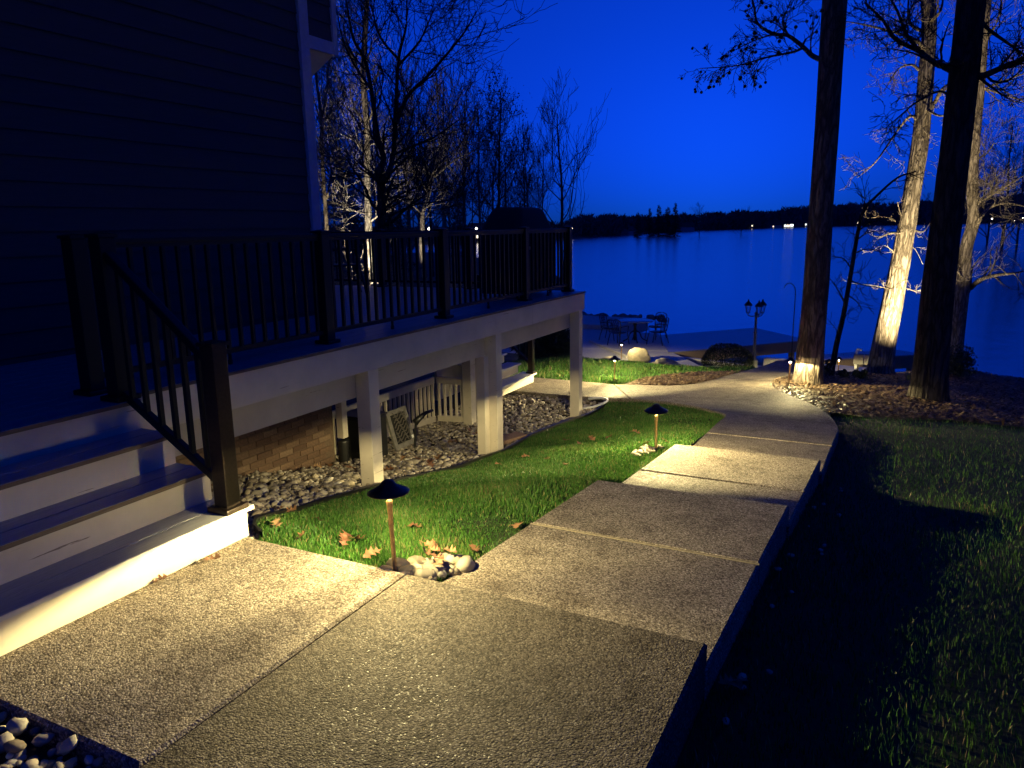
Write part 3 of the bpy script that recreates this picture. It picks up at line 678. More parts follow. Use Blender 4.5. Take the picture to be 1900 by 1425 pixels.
RX = -4.10
def rail_post(x, y, zb, h, parent, w=.095, mat='black_metal'):
    p = MB().box(x - w / 2, x + w / 2, y - w / 2, y + w / 2, zb, zb + h - .03).bev('rail_post', mat, parent, .006)
    c = MB(); k = w / 2 + .009
    c.add([(x - k, y - k, zb + h - .03), (x + k, y - k, zb + h - .03), (x + k, y + k, zb + h - .03), (x - k, y + k, zb + h - .03), (x - k, y - k, zb + h - .012), (x + k, y - k, zb + h - .012), (x + k, y + k, zb + h - .012), (x - k, y + k, zb + h - .012), (x, y, zb + h)],
          [(3, 2, 1, 0), (0, 1, 5, 4), (1, 2, 6, 5), (2, 3, 7, 6), (3, 0, 4, 7), (4, 5, 8), (5, 6, 8), (6, 7, 8), (7, 4, 8)])
    c.obj('post_cap', mat, p)
    k = w / 2 + .028
    MB().box(x - k, x + k, y - k, y + k, zb, zb + .03).bev('base_trim', mat, p, .008)
    return p
def rail_section(p, q, z0, z1, parent, foot=True, spacing=.113):
    """p,q plan ends, z0/z1 deck level at the ends"""
    P, Q = np.array([*p, z0], float), np.array([*q, z1], float); L = np.linalg.norm(Q[:2] - P[:2])
    s = MB(); s.bar(P + [0, 0, .865], Q + [0, 0, .865], .045, .032)
    t = s.bev('rail_section', 'black_metal', parent, .006)
    MB().bar(P + [0, 0, .838], Q + [0, 0, .838], .030, .022).obj('rail_channel', 'black_metal', t)
    MB().bar(P + [0, 0, .095], Q + [0, 0, .095], .032, .034).obj('bottom_rail', 'black_metal', t)
    nbal = int(L / spacing)
    hgt = .838 - .095
    sl = (z1 - z0)
    me_ = MB().box(-.0125, .0125, -.0125, .0125, .10, .838).mesh('baluster', 'black_metal', bevel=.002)
    for k in range(nbal):
        u = (k + .5 + (0.0)) / nbal
        inst('baluster', me_, P + (Q - P) * u, t)
    if foot:
        c = (P + Q) / 2
        MB().lathe([(.016, 0), (.016, .03), (.012, .035), (.012, .085)], (c[0], c[1], c[2]), 10).obj('rail_foot', 'black_metal', t)
    return t
ys_ = [2.76, 4.83, 6.66, 8.60, 10.03]
for y in ys_: rail_post(RX, y, DECK_Z, .915, deck)
for a, b_ in zip(ys_[:-1], ys_[1:]): rail_section((RX, a + .05), (RX, b_ - .05), DECK_Z, DECK_Z, deck)
xs_ = [RX, -5.7, -7.3, -8.9]
for x in xs_[1:]: rail_post(x, 10.03, DECK_Z, .915, deck)
for a, b_ in zip(xs_[1:-1], xs_[2:]): rail_section((a - .05, 10.03), (b_ + .05, 10.03), DECK_Z, DECK_Z, deck)
rail_section((RX - .05, 10.03), (-5.65, 10.03), DECK_Z, DECK_Z, deck)

# ------------------------------------------------------------------ front steps
RISE = .1725
TX = [-2.955, -3.205, -3.46, -3.715]          # nosing x of each tread
SY0, SY1 = 0.93, 2.775
steps = empty('front_steps', (-3.3, 1.9, 0), 'pale timber steps with grey treads and black handrail climbing from the walk', 'steps')
for i, tx in enumerate(TX):
    zt = RISE * (i + 1); xin = TX[i + 1] - .03 if i < 3 else DX1 - .0
    y1 = SY1 + (.03 if i == 0 else 0.0)
    MB().box(tx - .045, tx - .02, SY0, SY1 - .005, zt - RISE + (0.002 if i == 0 else -.024), zt - .0255).bev('riser', 'white_paint', steps, .002)
    wt = (tx - xin)
    if i < 3:
        MB().box(tx - .137, tx, SY0 - .02, y1, zt - .025, zt).bev('tread_board', 'deck_composite', steps, .004)
        MB().box(xin - .012, tx - .142, SY0 - .02, y1, zt - .025, zt).bev('tread_board', 'deck_composite', steps, .004)
    else:
        MB().box(DX1 + .014, tx, SY0 - .02, y1, zt - .025, zt).bev('tread_board', 'deck_composite', steps, .004)
    MB().box(tx - .0, tx + .0025, SY0 - .015, y1 - .005, zt - .0235, zt - .003).obj('nosing_edge', 'deck_edge' if i else 'pale_trim', steps)
    # cheek closing the end of each step
    MB().box((xin if i < 3 else DX1 + .004), tx - .0455, SY1 - .04, SY1 - .006, zt - RISE + .002 if i else .002, zt - .0255).bev('cheek_board', 'white_paint', steps, .002)
P1 = (-3.80, 2.715); NW = (-2.985, 2.685)
rail_post(P1[0], P1[1], DECK_Z, .92, steps)
nwp = rail_post(NW[0] - .03, NW[1], RISE, .90, steps, .092, 'dark_bronze')
# raked handrail
a = np.array([P1[0] + .05, 2.705, 0]); b_ = np.array([NW[0] - .085, 2.69, 0])
hr = MB().bar(a + [0, 0, DECK_Z + .80], b_ + [0, 0, RISE + .80], .05, .045).bev('handrail', 'black_metal', steps, .008)
MB().bar(a + [0, 0, DECK_Z + .04], b_ + [0, 0, RISE + .155], .035, .045).bev('bottom_rail', 'black_metal', hr, .004)
for k in range(6):
    u = (k + .6) / 6.2; p = a + (b_ - a) * u
    zb = DECK_Z + .04 + (RISE + .155 - DECK_Z - .04) * u; zt = DECK_Z + .80 + (RISE - DECK_Z) * u
    MB().box(p[0] - .0125, p[0] + .0125, p[1] - .0125, p[1] + .0125, zb, zt).obj('baluster', 'black_metal', hr)

# ------------------------------------------------------------------ lower steps at the lake end
ls = empty('lower_steps', (-6.2, 11.3, -1.05), 'small pale steps with black newel going down to the curved walk behind the deck', 'steps')
for i in range(4):
    zt = -1.05 + .16 * (i + 1); tx = -5.40 - .27 * i
    MB().box(tx - .27, tx, 10.45, 11.78 - (0 if i == 0 else .06), zt - .03, zt).bev('tread_board', 'pale_trim', ls, .004)
    MB().box(tx - .06, tx - .035, 10.5, 11.72 - (0 if i == 0 else .06), zt - .16, zt - .031).bev('riser', 'white_paint', ls, .002)
    MB().box(tx - .27, tx - .062, 11.62, 11.66, zt - .16 , zt - .031).bev('cheek_board', 'white_paint', ls, .002)
rail_post(-5.47, 11.70, -.89, .90, ls, .09, 'dark_bronze')
rail_post(-6.45, 11.70, -.10, .90, ls, .09)
h2 = MB().bar((-5.52, 11.70, -.09), (-6.40, 11.70, .70), .05, .045).bev('handrail', 'black_metal', ls, .006)
MB().bar((-5.52, 11.70, -.70), (-6.40, 11.70, .05), .035, .04).obj('bottom_rail', 'black_metal', h2)
for k in range(7):
    u = (k + .5) / 7; MB().box(-5.52 - .88 * u - .009, -5.52 - .88 * u + .009, 11.691, 11.709, -.70 + .75 * u, -.09 + .79 * u).obj('baluster', 'black_metal', h2)
MB().box(-8.2, -6.46, 10.2, 11.75, -.12, -.06).bev('landing', 'pale_trim', ls, .004)
MB().box(-6.50, -6.455, 10.2, 11.75, -1.15, -.125).obj('landing_skirt', 'white_paint', ls)
MB().bar((-5.0, 10.16, .12), (-5.0, 12.6, .20), .05, .10).obj('stair_beam', 'white_paint', ls) if False else None

# ------------------------------------------------------------------ white picket screen under the deck
sc_ = empty('picket_screen', (-5.85, 8, -1.2), 'low cream picket screen enclosing the space under the deck', 'fence')
def screen(p, q, name):
    p, q = np.array(p, float), np.array(q, float); L = np.linalg.norm(q - p)
    zb = [gz(*p) + .07, gz(*q) + .07]; top = [-.58, -.58]
    P0 = np.array([*p, 0]); Q0 = np.array([*q, 0])
    panel = MB().bar(P0 + [0, 0, -.565], Q0 + [0, 0, -.565], .04, .10).bev('top_rail', 'white_paint', sc_, .003)
    MB().bar(P0 + [0, 0, zb[0]], Q0 + [0, 0, zb[1]], .04, .085).bev('bottom_rail', 'white_paint', sc_, .003)
    n = int(L / .105)
    for k in range(n + 1):
        c = P0 + (Q0 - P0) * (k + .3) / (n + .6); z0 = zb[0] + (zb[1] - zb[0]) * (k + .3) / (n + .6)
        MB().box(c[0] - .016, c[0] + .016, c[1] - .016, c[1] + .016, z0 + .04, -.616).bev('picket', 'white_paint', sc_, .002)
screen((-5.84, 6.75), (-5.86, 9.16), 'a'); screen((-5.82, 9.20), (-5.38, 9.20), 'b')
# things stored against the screen
gx_, gy_ = -5.25, 7.35
fr = empty('framed_panel', (gx_, gy_, gz(gx_, gy_)), 'grey framed openwork panel leaning beside the support post under the deck', 'panel')
fz = gz(gx_, gy_)
def leanbox(y0, y1, s0, s1, t0, t1):
    M_ = MB(); 
    def pt(t, y, s): return (gx_ - .05 - s * .20 + t * .98, y - s * .10, fz + .01 + s * .97 + t * .2)
    V = [pt(t, y, s) for t in (t0, t1) for y, s in ((y0, s0), (y1, s0), (y1, s1), (y0, s1))]
    return M_.add(V, [(3, 2, 1, 0), (4, 5, 6, 7), (0, 1, 5, 4), (1, 2, 6, 5), (2, 3, 7, 6), (3, 0, 4, 7)])
leanbox(gy_, gy_ + .06, 0, .50, 0, .03).obj('stile', 'frame_grey', fr); leanbox(gy_ + .36, gy_ + .42, 0, .50, 0, .03).obj('stile', 'frame_grey', fr)
leanbox(gy_ + .0605, gy_ + .3595, 0, .06, 0.002, .028).obj('rail', 'frame_grey', fr); leanbox(gy_ + .0605, gy_ + .3595, .44, .50, .002, .028).obj('rail', 'frame_grey', fr)
leanbox(gy_ + .0605, gy_ + .3595, .061, .439, .004, .010).obj('backing', 'dark_void', fr)
for k in range(9):
    s_ = .08 + .042 * (k % 9); c = MB()
    pts = [(gx_ - .035 - (s_ + .03 * math.sin(q * 1.7 + k)) * .20 + .012, gy_ + .07 + q * .04, fz + .02 + (s_ + .03 * math.sin(q * 1.7 + k))) for q in range(8)]
    c.tube(pts, [.007] * 8, 6); c.obj('scroll', 'wicker_grey', fr)
leanbox(gy_ + .37, gy_ + .41, .07, .11, .031, .033).obj('tag', 'white_plastic', fr)
pump = empty('pipe_fitting', (-5.1, 7.72, gz(-5.1, 7.72)), 'dark angled pipe fitting resting on top of the framed panel', 'pipe')
pz = gz(-5.1, 7.72)
MB().tube([(-5.17, 7.62, pz + .33), (-5.14, 7.68, pz + .38), (-5.10, 7.76, pz + .43), (-5.07, 7.88, pz + .44)], [.045, .038, .024, .018], 12).obj('body', 'black_plastic', pump, True)
MB().tube([(-5.17, 7.64, pz + .34), (-5.19, 7.62, pz - .02)], [.014, .014], 8).obj('stand', 'black_plastic', pump)
tb = empty('storage_tote', (-5.55, 7.05, gz(-5.5, 7.0)), 'tall black plastic bin standing behind the support post under the deck', 'bin')
tz = gz(-5.5, 7.0)
MB().box(-5.74, -5.30, 6.86, 7.22, tz - .03, tz + .50).bev('body', 'black_plastic', tb, .02); MB().box(-5.75, -5.29, 6.85, 7.23, tz + .505, tz + .53).bev('lid', 'black_plastic', tb, .008)
pv = MB().bar((-4.12, 7.86, gz(-4.1, 7.9) + .035), (-3.98, 8.22, gz(-4.0, 8.2) + .035), .20, .06).bev('paver_block', 'paver', None, .006)
tag(pv, 'reddish brown concrete paver lying on the river stones beside the post', 'paver')

# ------------------------------------------------------------------ landscape edging and white hose
zE = ground_z(EDGE[:, 0], EDGE[:, 1])
V, Fc = [], []
for k, (p, z) in enumerate(zip(EDGE, zE)):
    for dx, dz in ((-.012, -.08), (-.012, .045), (.012, .045), (.012, -.08)): V.append((p[0] + dx, p[1], z + dz))
    if k:
        for q in range(4): Fc.append(((k - 1) * 4 + q, (k - 1) * 4 + (q + 1) % 4, k * 4 + (q + 1) % 4, k * 4 + q))
tag(obj('landscape_edging', V, Fc, 'black_plastic'), 'black plastic edging strip between the lawn and the river stones', 'edging')
hp = smooth_curve([(-4.02, 10.20, gz(-4.02, 10.2) + .02), (-3.78, 10.22, gz(-3.78, 10.22) + .045), (-3.65, 10.36, gz(-3.65, 10.36) + .055), (-3.68, 10.55, gz(-3.68, 10.55) + .055), (-3.85, 10.64, gz(-3.85, 10.64) + .05), (-4.02, 10.66, gz(-4.02, 10.66) + .03)], 6)
tag(MB().tube(hp, [.018] * len(hp), 8).obj('drain_hose', 'white_plastic', None, True), 'white hose curving round the end of the stone bed', 'hose')

# ------------------------------------------------------------------ river stones
def stone_mesh(seed, mat='stone', flat=.62):
    bm = bmesh.new(); bmesh.ops.create_icosphere(bm, subdivisions=2 if mat != 'x' else 1, radius=1.0)
    P = np.array([v.co for v in bm.verts]); r = 1 + .16 * vnoise(P, 1.3, seed) + .07 * vnoise(P, 3.1, seed + 50)
    g_ = np.random.default_rng(seed); s = np.array([1.0, g_.uniform(.62, .9), flat * g_.uniform(.75, 1.1)])
    P = P * r[:, None] * s
    for v, p in zip(bm.verts, P): v.co = p
    me = bpy.data.meshes.new('stone'); bm.to_mesh(me); bm.free(); me.materials.append(MATS[mat])
    me.polygons.foreach_set('use_smooth', np.ones(len(me.polygons), bool)); return me
stones = [stone_mesh(s) for s in range(9)]; pale_stones = [stone_mesh(s, 'pale_stone') for s in range(9)]
stone_arr = []
for s in range(9):
    bm = bmesh.new(); bmesh.ops.create_icosphere(bm, subdivisions=1, radius=1.0)
    P = np.array([v.co for v in bm.verts]); Fa = np.array([[v.index for v in f.verts] for f in bm.faces]); bm.free()
    r = 1 + .2 * vnoise(P, 1.3, s); g_ = np.random.default_rng(s); P = P * r[:, None] * np.array([1, g_.uniform(.62, .9), .62 * g_.uniform(.75, 1.1)])
    stone_arr.append((P, Fa))
def scatter_xy(poly, n, weight=None):
    xs = np.array([p[0] for p in poly]); ys = np.array([p[1] for p in poly]); X = np.empty(0); Y = np.empty(0)
    while len(X) < n:
        x = rng.uniform(xs.min(), xs.max(), n); y = rng.uniform(ys.min(), ys.max(), n); ok = in_poly(x, y, poly)
        if weight is not None: ok &= rng.uniform(size=n) < weight(x, y)
        X = np.append(X, x[ok]); Y = np.append(Y, y[ok])
    return X[:n], Y[:n]
RB_VIS = [p for p in ROCKBED]
X, Y = scatter_xy(RB_VIS, 12500, lambda x, y: np.where((x < -5.45) & (y < 6.6), .1, 1))
R_ = np.clip(rng.lognormal(math.log(.0215), .36, len(X)), .011, .048)
Z = ground_z(X, Y) - .03 + R_ * .25 + rng.uniform(0, .03, len(X))
vis = (X > -5.5) | (Y > 6.7)
score = R_ / np.hypot(X, Y) * np.where((Y > 3.2) & (Y < 10.9) & vis, 1, 0)
ordr = np.argsort(-score); big, rest = ordr[:300], ordr[300:]
for q in big:
    inst('stone', stones[q % 9], (X[q], Y[q], Z[q] + .006), rock_bed, (random.uniform(-.35, .35), random.uniform(-.35, .35), random.uniform(0, 6.28)), (R_[q],) * 3)
AV, AF, off = [], [], 0
for q in rest:
    P, Fa = stone_arr[q % 9]; a = rng.uniform(0, 6.28); c, s = math.cos(a), math.sin(a); tl = rng.uniform(-.4, .4)
    Q = P * R_[q]; Q = np.stack([Q[:, 0], Q[:, 1] * math.cos(tl) - Q[:, 2] * math.sin(tl), Q[:, 1] * math.sin(tl) + Q[:, 2] * math.cos(tl)], -1)
    Q = np.stack([Q[:, 0] * c - Q[:, 1] * s, Q[:, 0] * s + Q[:, 1] * c, Q[:, 2]], -1) + [X[q], Y[q], Z[q]]
    AV.append(Q); AF.append(Fa + off); off += len(P)
o = obj('river_stones', np.concatenate(AV), np.concatenate(AF), 'stone_mass', rock_bed, True); tag(o, kind='stuff')
X, Y = scatter_xy(NEARBED[:3] + [(-1.97, 0.85), (-3.0, 0.85)], 290)
for q in range(len(X)):
    r = float(np.clip(rng.lognormal(math.log(.018), .38), .009, .036))
    inst('stone', stones[q % 9], (X[q], Y[q], gz(X[q], Y[q]) - .025 + r * .45 + random.uniform(0, .03)), near_bed, (random.uniform(-.4, .4), random.uniform(-.4, .4), random.uniform(0, 6.28)), (r,) * 3)

# ------------------------------------------------------------------ path lights
def path_light(x, y, z, label, h=.42, lean=(0, 0), power=1.0, wire=False):
    L = empty('path_light', (x, y, z), label, 'lamp', 'low bronze path lights')
    hb = h - .062                      # brim height
    def lp(r, zz): return r, zz
    st = MB(); prof = [(.0105, -.05), (.0105, .0), (.0115, hb * .45), (.0125, hb * .7), (.0135, hb - .10), (.0160, hb - .055), (.0165, hb - .042), (.009, hb - .030), (.006, hb - .0245)]
    st.lathe(prof, (x, y, z), 16); so = st.obj('stem', 'stem_bronze', L, True)
    # bell shaped hat, a thin shell
    outer = [(.1015, hb), (.102, hb + .004), (.086, hb + .013), (.064, hb + .024), (.044, hb + .035), (.034, hb + .046), (.029, hb + .056), (.018, hb + .063), (.001, hb + .066)]
    inner = [(.001, hb + .053), (.014, hb + .047), (.032, hb + .034), (.056, hb + .020), (.080, hb + .008), (.098, hb - .0005)]
    n = 40
    def shell(prof, nm, mat):
        V = []; Fc = []
        for r, q in prof:
            for k in range(n): a = 6.28318 * k / n; V.append((x + r * math.cos(a), y + r * math.sin(a), z + q))
        for i in range(len(prof) - 1):
            for k in range(n): Fc.append((i * n + k, i * n + (k + 1) % n, (i + 1) * n + (k + 1) % n, (i + 1) * n + k))
        return obj(nm, V, Fc, mat, L, True)
    shell([(.098, hb - .0008)] + outer, 'hat', 'dark_bronze'); shell(inner, 'reflector', 'reflector')
    MB().lathe([(.0075, hb - .024), (.0075, hb - .004)], (x, y, z), 12).obj('lens', 'fill_glow', L, True)  # glowing collar added under the brim as fill for the deck fascia
    for k in range(3):
        a = k * 2.094 + .4
        MB().bar((x + .0085 * math.cos(a), y + .0085 * math.sin(a), z + hb - .022), (x + .022 * math.cos(a), y + .022 * math.sin(a), z + hb + .038), .002, .002, (0.3, .2, .1)).obj('hat_bracket', 'dark_bronze', L)
    ld = bpy.data.lights.new('path_bulb', 'POINT'); ld.energy = LAMP_POWER * power; ld.color = WARM; ld.shadow_soft_size = .004
    # the reflector throws most light outwards, as path light fixtures do
    ld.use_nodes = True; lt = ld.node_tree; em = lt.nodes['Emission']; tc = lt.nodes.new('ShaderNodeTexCoord'); sx = lt.nodes.new('ShaderNodeSeparateXYZ')
    ab = lt.nodes.new('ShaderNodeMath'); ab.operation = 'ABSOLUTE'; ad = lt.nodes.new('ShaderNodeMath'); ad.inputs[1].default_value = .06; pw = lt.nodes.new('ShaderNodeMath'); pw.operation = 'POWER'; pw.inputs[1].default_value = -1.45
    lt.links.new(tc.outputs['Normal'], sx.inputs[0]); lt.links.new(sx.outputs['Z'], ab.inputs[0]); lt.links.new(ab.outputs[0], ad.inputs[0]); lt.links.new(ad.outputs[0], pw.inputs[0]); gt = lt.nodes.new('ShaderNodeMath'); gt.operation = 'GREATER_THAN'; gt.inputs[1].default_value = .955; mu = lt.nodes.new('ShaderNodeMath'); mu.operation = 'MULTIPLY_ADD'; mu.inputs[1].default_value = 1.5
    lt.links.new(ab.outputs[0], gt.inputs[0]); lt.links.new(gt.outputs[0], mu.inputs[0]); lt.links.new(pw.outputs[0], mu.inputs[2]); lt.links.new(mu.outputs[0], em.inputs['Strength'])
    lo = bpy.data.objects.new('bulb', ld); link(lo, L); lo.location = (0, 0, hb + .0165)
    L.rotation_euler = (lean[0], lean[1], 0)
    return L
LP = {}
path_light(-2.065, 2.815, -.02, 'bronze bell hat path light standing in pale stones by the front steps', .445, (.0, -.035), .92)
p2 = atz(1217, 838, -.36)
path_light(p2[0], p2[1], gz(p2[0], p2[1]) - .01, 'bronze path light on the lawn edge where the walk steps down', .43, (.05, 0.0), .85)
p3 = atz(1140, 708, -1.05)
path_light(p3[0], p3[1], gz(p3[0], p3[1]), 'bronze path light at the tip of the mulch inside the curved walk', .47, (0, 0), 1.2)
p4 = atz(1463, 718, -.97)
path_light(p4[0], p4[1], gz(p4[0], p4[1]), 'bronze path light beside the flared trunk with the lit base', .48, (-.11, 0), .95)
p5 = atz(1153, 664, -2.12)
path_light(p5[0], p5[1], -2.12, 'bronze path light standing behind the pale boulder near the patio', .46, (0, 0), .6)
path_light(-0.95, 19.3, gz(-.95, 19.3), 'bronze path light on the way down to the small dock', .46)
def stones_at(cx, cy, n, rx, ry, rot, label, group, smin, smax, k0=0):
    for k in range(n):
        a, rr = random.uniform(0, 6.28), math.sqrt(random.uniform(0, 1)); u, v = rx * rr * math.cos(a), ry * rr * math.sin(a)
        x = cx + u * math.cos(rot) - v * math.sin(rot); y = cy + u * math.sin(rot) + v * math.cos(rot)
        if math.hypot(x + 2.065, y - 2.815) < .03: continue
        r = random.uniform(smin, smax)
        o = inst('stone', pale_stones[(k + k0) % 9], (x, y, gz(x, y) + r * .32), None, (random.uniform(-.3, .3), random.uniform(-.3, .3), random.uniform(0, 6.28)), (r,) * 3)
        tag(o, label, 'stone', group)
stones_at(-1.975, 2.975, 52, .23, .085, 1.0, 'pale river stone heaped at the foot of the path light by the front steps', 'stones round the path light by the front steps', .03, .062)
stones_at(-1.915, 2.84, 9, .075, .025, 1.5, 'pale river stone heaped at the foot of the path light by the front steps', 'stones round the path light by the front steps', .024, .036, 3)
stones_at(p2[0] - .05, p2[1] - .06, 22, .22, .12, 1.2, 'pale river stone heaped round the path light at the lawn edge', 'stones round the path light at the lawn edge', .022, .045)
# a few stones down the dark side of the walk
X, Y = scatter_xy([(-.50, 1.6), (-.50, 2.9), (-.42, 4.9), (-.36, 6.3), (-.15, 6.3), (-.2, 4.9), (-.25, 2.9), (-.3, 1.6)], 20)
for q in range(len(X)):
    r = random.uniform(.010, .022)
    tag(inst('stone', stones[q % 9], (X[q], Y[q], gz(X[q], Y[q]) + r * .35), None, (random.uniform(-.3, .3), 0, random.uniform(0, 6.28)), (r,) * 3),
        'river stone in the dark strip along the low side of the walk', 'stone', 'stones along the low side of the walk')

# ------------------------------------------------------------------ fallen oak leaves
def leaf_mesh(seed):
    g_ = np.random.default_rng(seed); side = [(0, .012), (.12, .06), (.2, .30), (.30, .12), (.38, .10), (.48, .44), (.58, .16), (.66, .13), (.76, .36), (.84, .14), (.93, .16), (1.0, .0)]
    V = []; Fc = []
    c1, c2 = g_.uniform(.3, .9), g_.uniform(-.6, .6)
    def z_(x, y): return c1 * y * y * 1.3 + c2 * (x - .5) ** 2 + .06 * math.sin(9 * x + 4 * y + seed)
    for x, w in side:
        w2 = w * g_.uniform(.85, 1.15)
        for y in (-w2, -w2 * .5, 0, w2 * .5, w2): V.append((x - .5 - abs(y) * .25, y, z_(x, y)))
    n = 5
    for i in range(len(side) - 1):
        for k in range(4): Fc.append((i * n + k, i * n + k + 1, (i + 1) * n + k + 1, (i + 1) * n + k))
    b0 = len(V); V += [(-.75, -.008, z_(0, 0)), (-.75, .008, z_(0, 0) + .02), (-.5, .01, z_(0, 0)), (-.5, -.01, z_(0, 0))]; Fc.append((b0, b0 + 3, b0 + 2, b0 + 1))
    me = mesh_np('oak_leaf', np.array(V), Fc, True); me.materials.append(MATS['oak_leaf']); return me
leaves = [leaf_mesh(s) for s in range(5)]
LEAFPX = [(515, 985, -.10), (540, 945, -.2), (590, 975, -.12), (645, 1008, -.08), (640, 1020, -.07), (668, 1012, -.07), (880, 1015, -.08), (960, 972, -.12), (805, 1005, -.06), (830, 1020, -.06), (1015, 850, -.42), (1050, 800, -.62), (1098, 803, -.58), (1075, 815, -.55), (1130, 800, -.52), (1200, 826, -.38), (1235, 822, -.38), (925, 865, -.55), (975, 845, -.58), (1050, 868, -.35), (560, 1010, -.06), (520, 940, -.25), (770, 985, -.12), (690, 1035, -.05), (1180, 790, -.5)]
for k, (x, y, z) in enumerate(LEAFPX):
    p = atz(x, y, z)
    o = inst('oak_leaf', leaves[k % 5], (p[0], p[1], gz(p[0], p[1]) + .035), None, (random.uniform(-.5, .5), random.uniform(-.5, .5), random.uniform(0, 6.28)), (random.uniform(.075, .115),) * 3)
    tag(o, 'curled brown oak leaf lying on the green lawn by the deck', 'leaf', 'fallen oak leaves on the lawn')
for k in range(6):
    x, y = -1.97 + random.uniform(-.09, .08), 3.02 + random.uniform(-.12, .14)
    tag(inst('oak_leaf', leaves[k % 5], (x, y, gz(x, y) + .075), None, (random.uniform(-.5, .5), random.uniform(-.5, .5), random.uniform(0, 6.28)), (random.uniform(.075, .11),) * 3),
        'brown oak leaf caught among the pale stones under the path light', 'leaf', 'oak leaves among the lamp stones')
for k, (x, y) in enumerate([(300, 1080), (395, 1043), (1360, 1252), (1375, 1243), (1350, 1248)]):
    on = k < 2; p = atz(x, y, .0 if on else -.16)
    tag(inst('oak_leaf', leaves[k % 5], (p[0], p[1], (.018 if on else gz(p[0], p[1]) + .04)), None, (random.uniform(-.3, .3), 0, random.uniform(0, 6.28)), (.085,) * 3),
        'small brown leaf lying against the bottom riser' if on else 'pale dry leaf in the dark grass beside the walk', 'leaf', 'leaves by the bottom riser' if on else 'pale leaves beside the walk')
for k in range(16):
    x, y = random.uniform(-5.3, -3.9), random.uniform(3.6, 9.6)
    tag(inst('oak_leaf', leaves[k % 5], (x, y, gz(x, y) + .05), None, (random.uniform(-.6, .6), random.uniform(-.6, .6), random.uniform(0, 6.28)), (random.uniform(.09, .15),) * 3),
        'dark brown oak leaf caught in the river stones under the deck', 'leaf', 'oak leaves in the river stones')

# ------------------------------------------------------------------ covered grill on the deck
gc = np.array([-4.535, 9.33, DECK_Z])
grill = empty('covered_grill', gc, 'barbecue grill under a black fitted cover at the lake end of the deck', 'grill')
def ring(cx, cy, hx, hy, z, rr, n=6):
    P = []
    for qx, qy, a0 in ((1, 1, 0), (-1, 1, 90), (-1, -1, 180), (1, -1, 270)):
        for k in range(n + 1):
            a = math.radians(a0 + 90 * k / n); P.append((cx + qx * (hx - rr) + rr * math.cos(a), cy + qy * (hy - rr) + rr * math.sin(a), z))
    return P
prof = [(.29, .60, .06), (.30, .615, .50), (.305, .625, .74), (.295, .60, .80), (.285, .56, .90), (.26, .46, 1.02), (.235, .37, 1.12), (.20, .33, 1.155), (.12, .22, 1.165)]
V = []; Fc = []; nr = 28
for hx, hy, z in prof:
    P = np.array(ring(gc[0], gc[1], hx, hy, gc[2] + z, min(hx, hy) * .35)); V += [tuple(p) for p in P]
V = np.array(V); V += np.stack([.008 * vnoise(V, 7, 1), .008 * vnoise(V, 7, 2), .004 * vnoise(V, 7, 4)], -1)
for i in range(len(prof) - 1):
    for k in range(nr): Fc.append((i * nr + k, i * nr + (k + 1) % nr, (i + 1) * nr + (k + 1) % nr, (i + 1) * nr + k))
Fc.append(tuple((len(prof) - 1) * nr + k for k in range(nr)))
obj('cover', V, Fc, 'cover_fabric', grill, True)
for sx in (-1, 1):
    for sy in (-1, 1):
        x, y = gc[0] + sx * .24, gc[1] + sy * .52
        MB().box(x - .02, x + .02, y - .02, y + .02, DECK_Z + .04, DECK_Z + .30).obj('leg', 'black_metal', grill)
        MB().tube([(x - .015, y, DECK_Z + .03), (x + .015, y, DECK_Z + .03)], [.03, .03], 12).obj('caster', 'black_plastic', grill)
MB().box(gc[0] + .308, gc[0] + .313, gc[1] - .52, gc[1] - .20, DECK_Z + .62, DECK_Z + .66).obj('label_strip', 'frame_grey', grill)

# dark chair further back on the deck
def patio_chair(name, mat, lattice=True):
    c = empty(name, (0, 0, 0))
    W, D = .25, .24
    MB().lathe([(.24, .40), (.25, .41), (.25, .425), (.23, .43)], (0, 0, 0), 20).obj('seat', mat, c, True)
    for sx in (-1, 1):
        MB().tube(smooth_curve([(sx * .20, -.20, .42), (sx * .225, -.24, .22), (sx * .235, -.28, 0)], 4), [.017] * 9, 6).obj('leg', mat, c)
        MB().tube(smooth_curve([(sx * .20, .19, .42), (sx * .225, .25, .2), (sx * .235, .30, 0)], 4), [.017] * 9, 6).obj('leg', mat, c)
        MB().tube(smooth_curve([(sx * .24, .23, .62), (sx * .28, .05, .64), (sx * .27, -.16, .63), (sx * .245, -.20, .56), (sx * .23, -.19, .42)], 5), [.014] * 21, 6).obj('armrest', mat, c)
    bk = MB().tube(smooth_curve([(-.22, .21, .42), (-.25, .25, .66), (-.22, .29, .84), (0, .305, .89), (.22, .29, .84), (.25, .25, .66), (.22, .21, .42)], 5), [.015] * 31, 6).obj('back_frame', mat, c)
    for k in range(-3, 4):
        for s in (-1, 1):
            x0, x1 = k * .075, k * .075 + s * .17
            a, b_ = np.array([x0, .23, .47]), np.array([x1, .292, .845 - abs(x1) * .12])
            if abs(x1) < .235 and abs(x0) < .235: MB().bar(a, b_, .013, .01, (0, 1, .1)).obj('lattice_bar', mat, bk)
    MB().bar((-.235, .222, .46), (.235, .222, .46), .016, .02).obj('lattice_rail', mat, bk)
    return c
def copy_tree(o, parent=None):
    n = o.copy(); COL.objects.link(n); n.parent = parent
    for ch in o.children: copy_tree(ch, n)
    return n
def put(o, x, y, z, rz, label, cat, group=None, s=1.0):
    o.location = (x, y, z); o.rotation_euler = (0, 0, rz); o.scale = (s, s, s); tag(o, label, cat, group); return o
ch = patio_chair('patio_chair', 'iron')
put(ch, -7.02, 8.7, DECK_Z, 2.4, 'black metal armchair on the deck beside the house corner', 'chair')
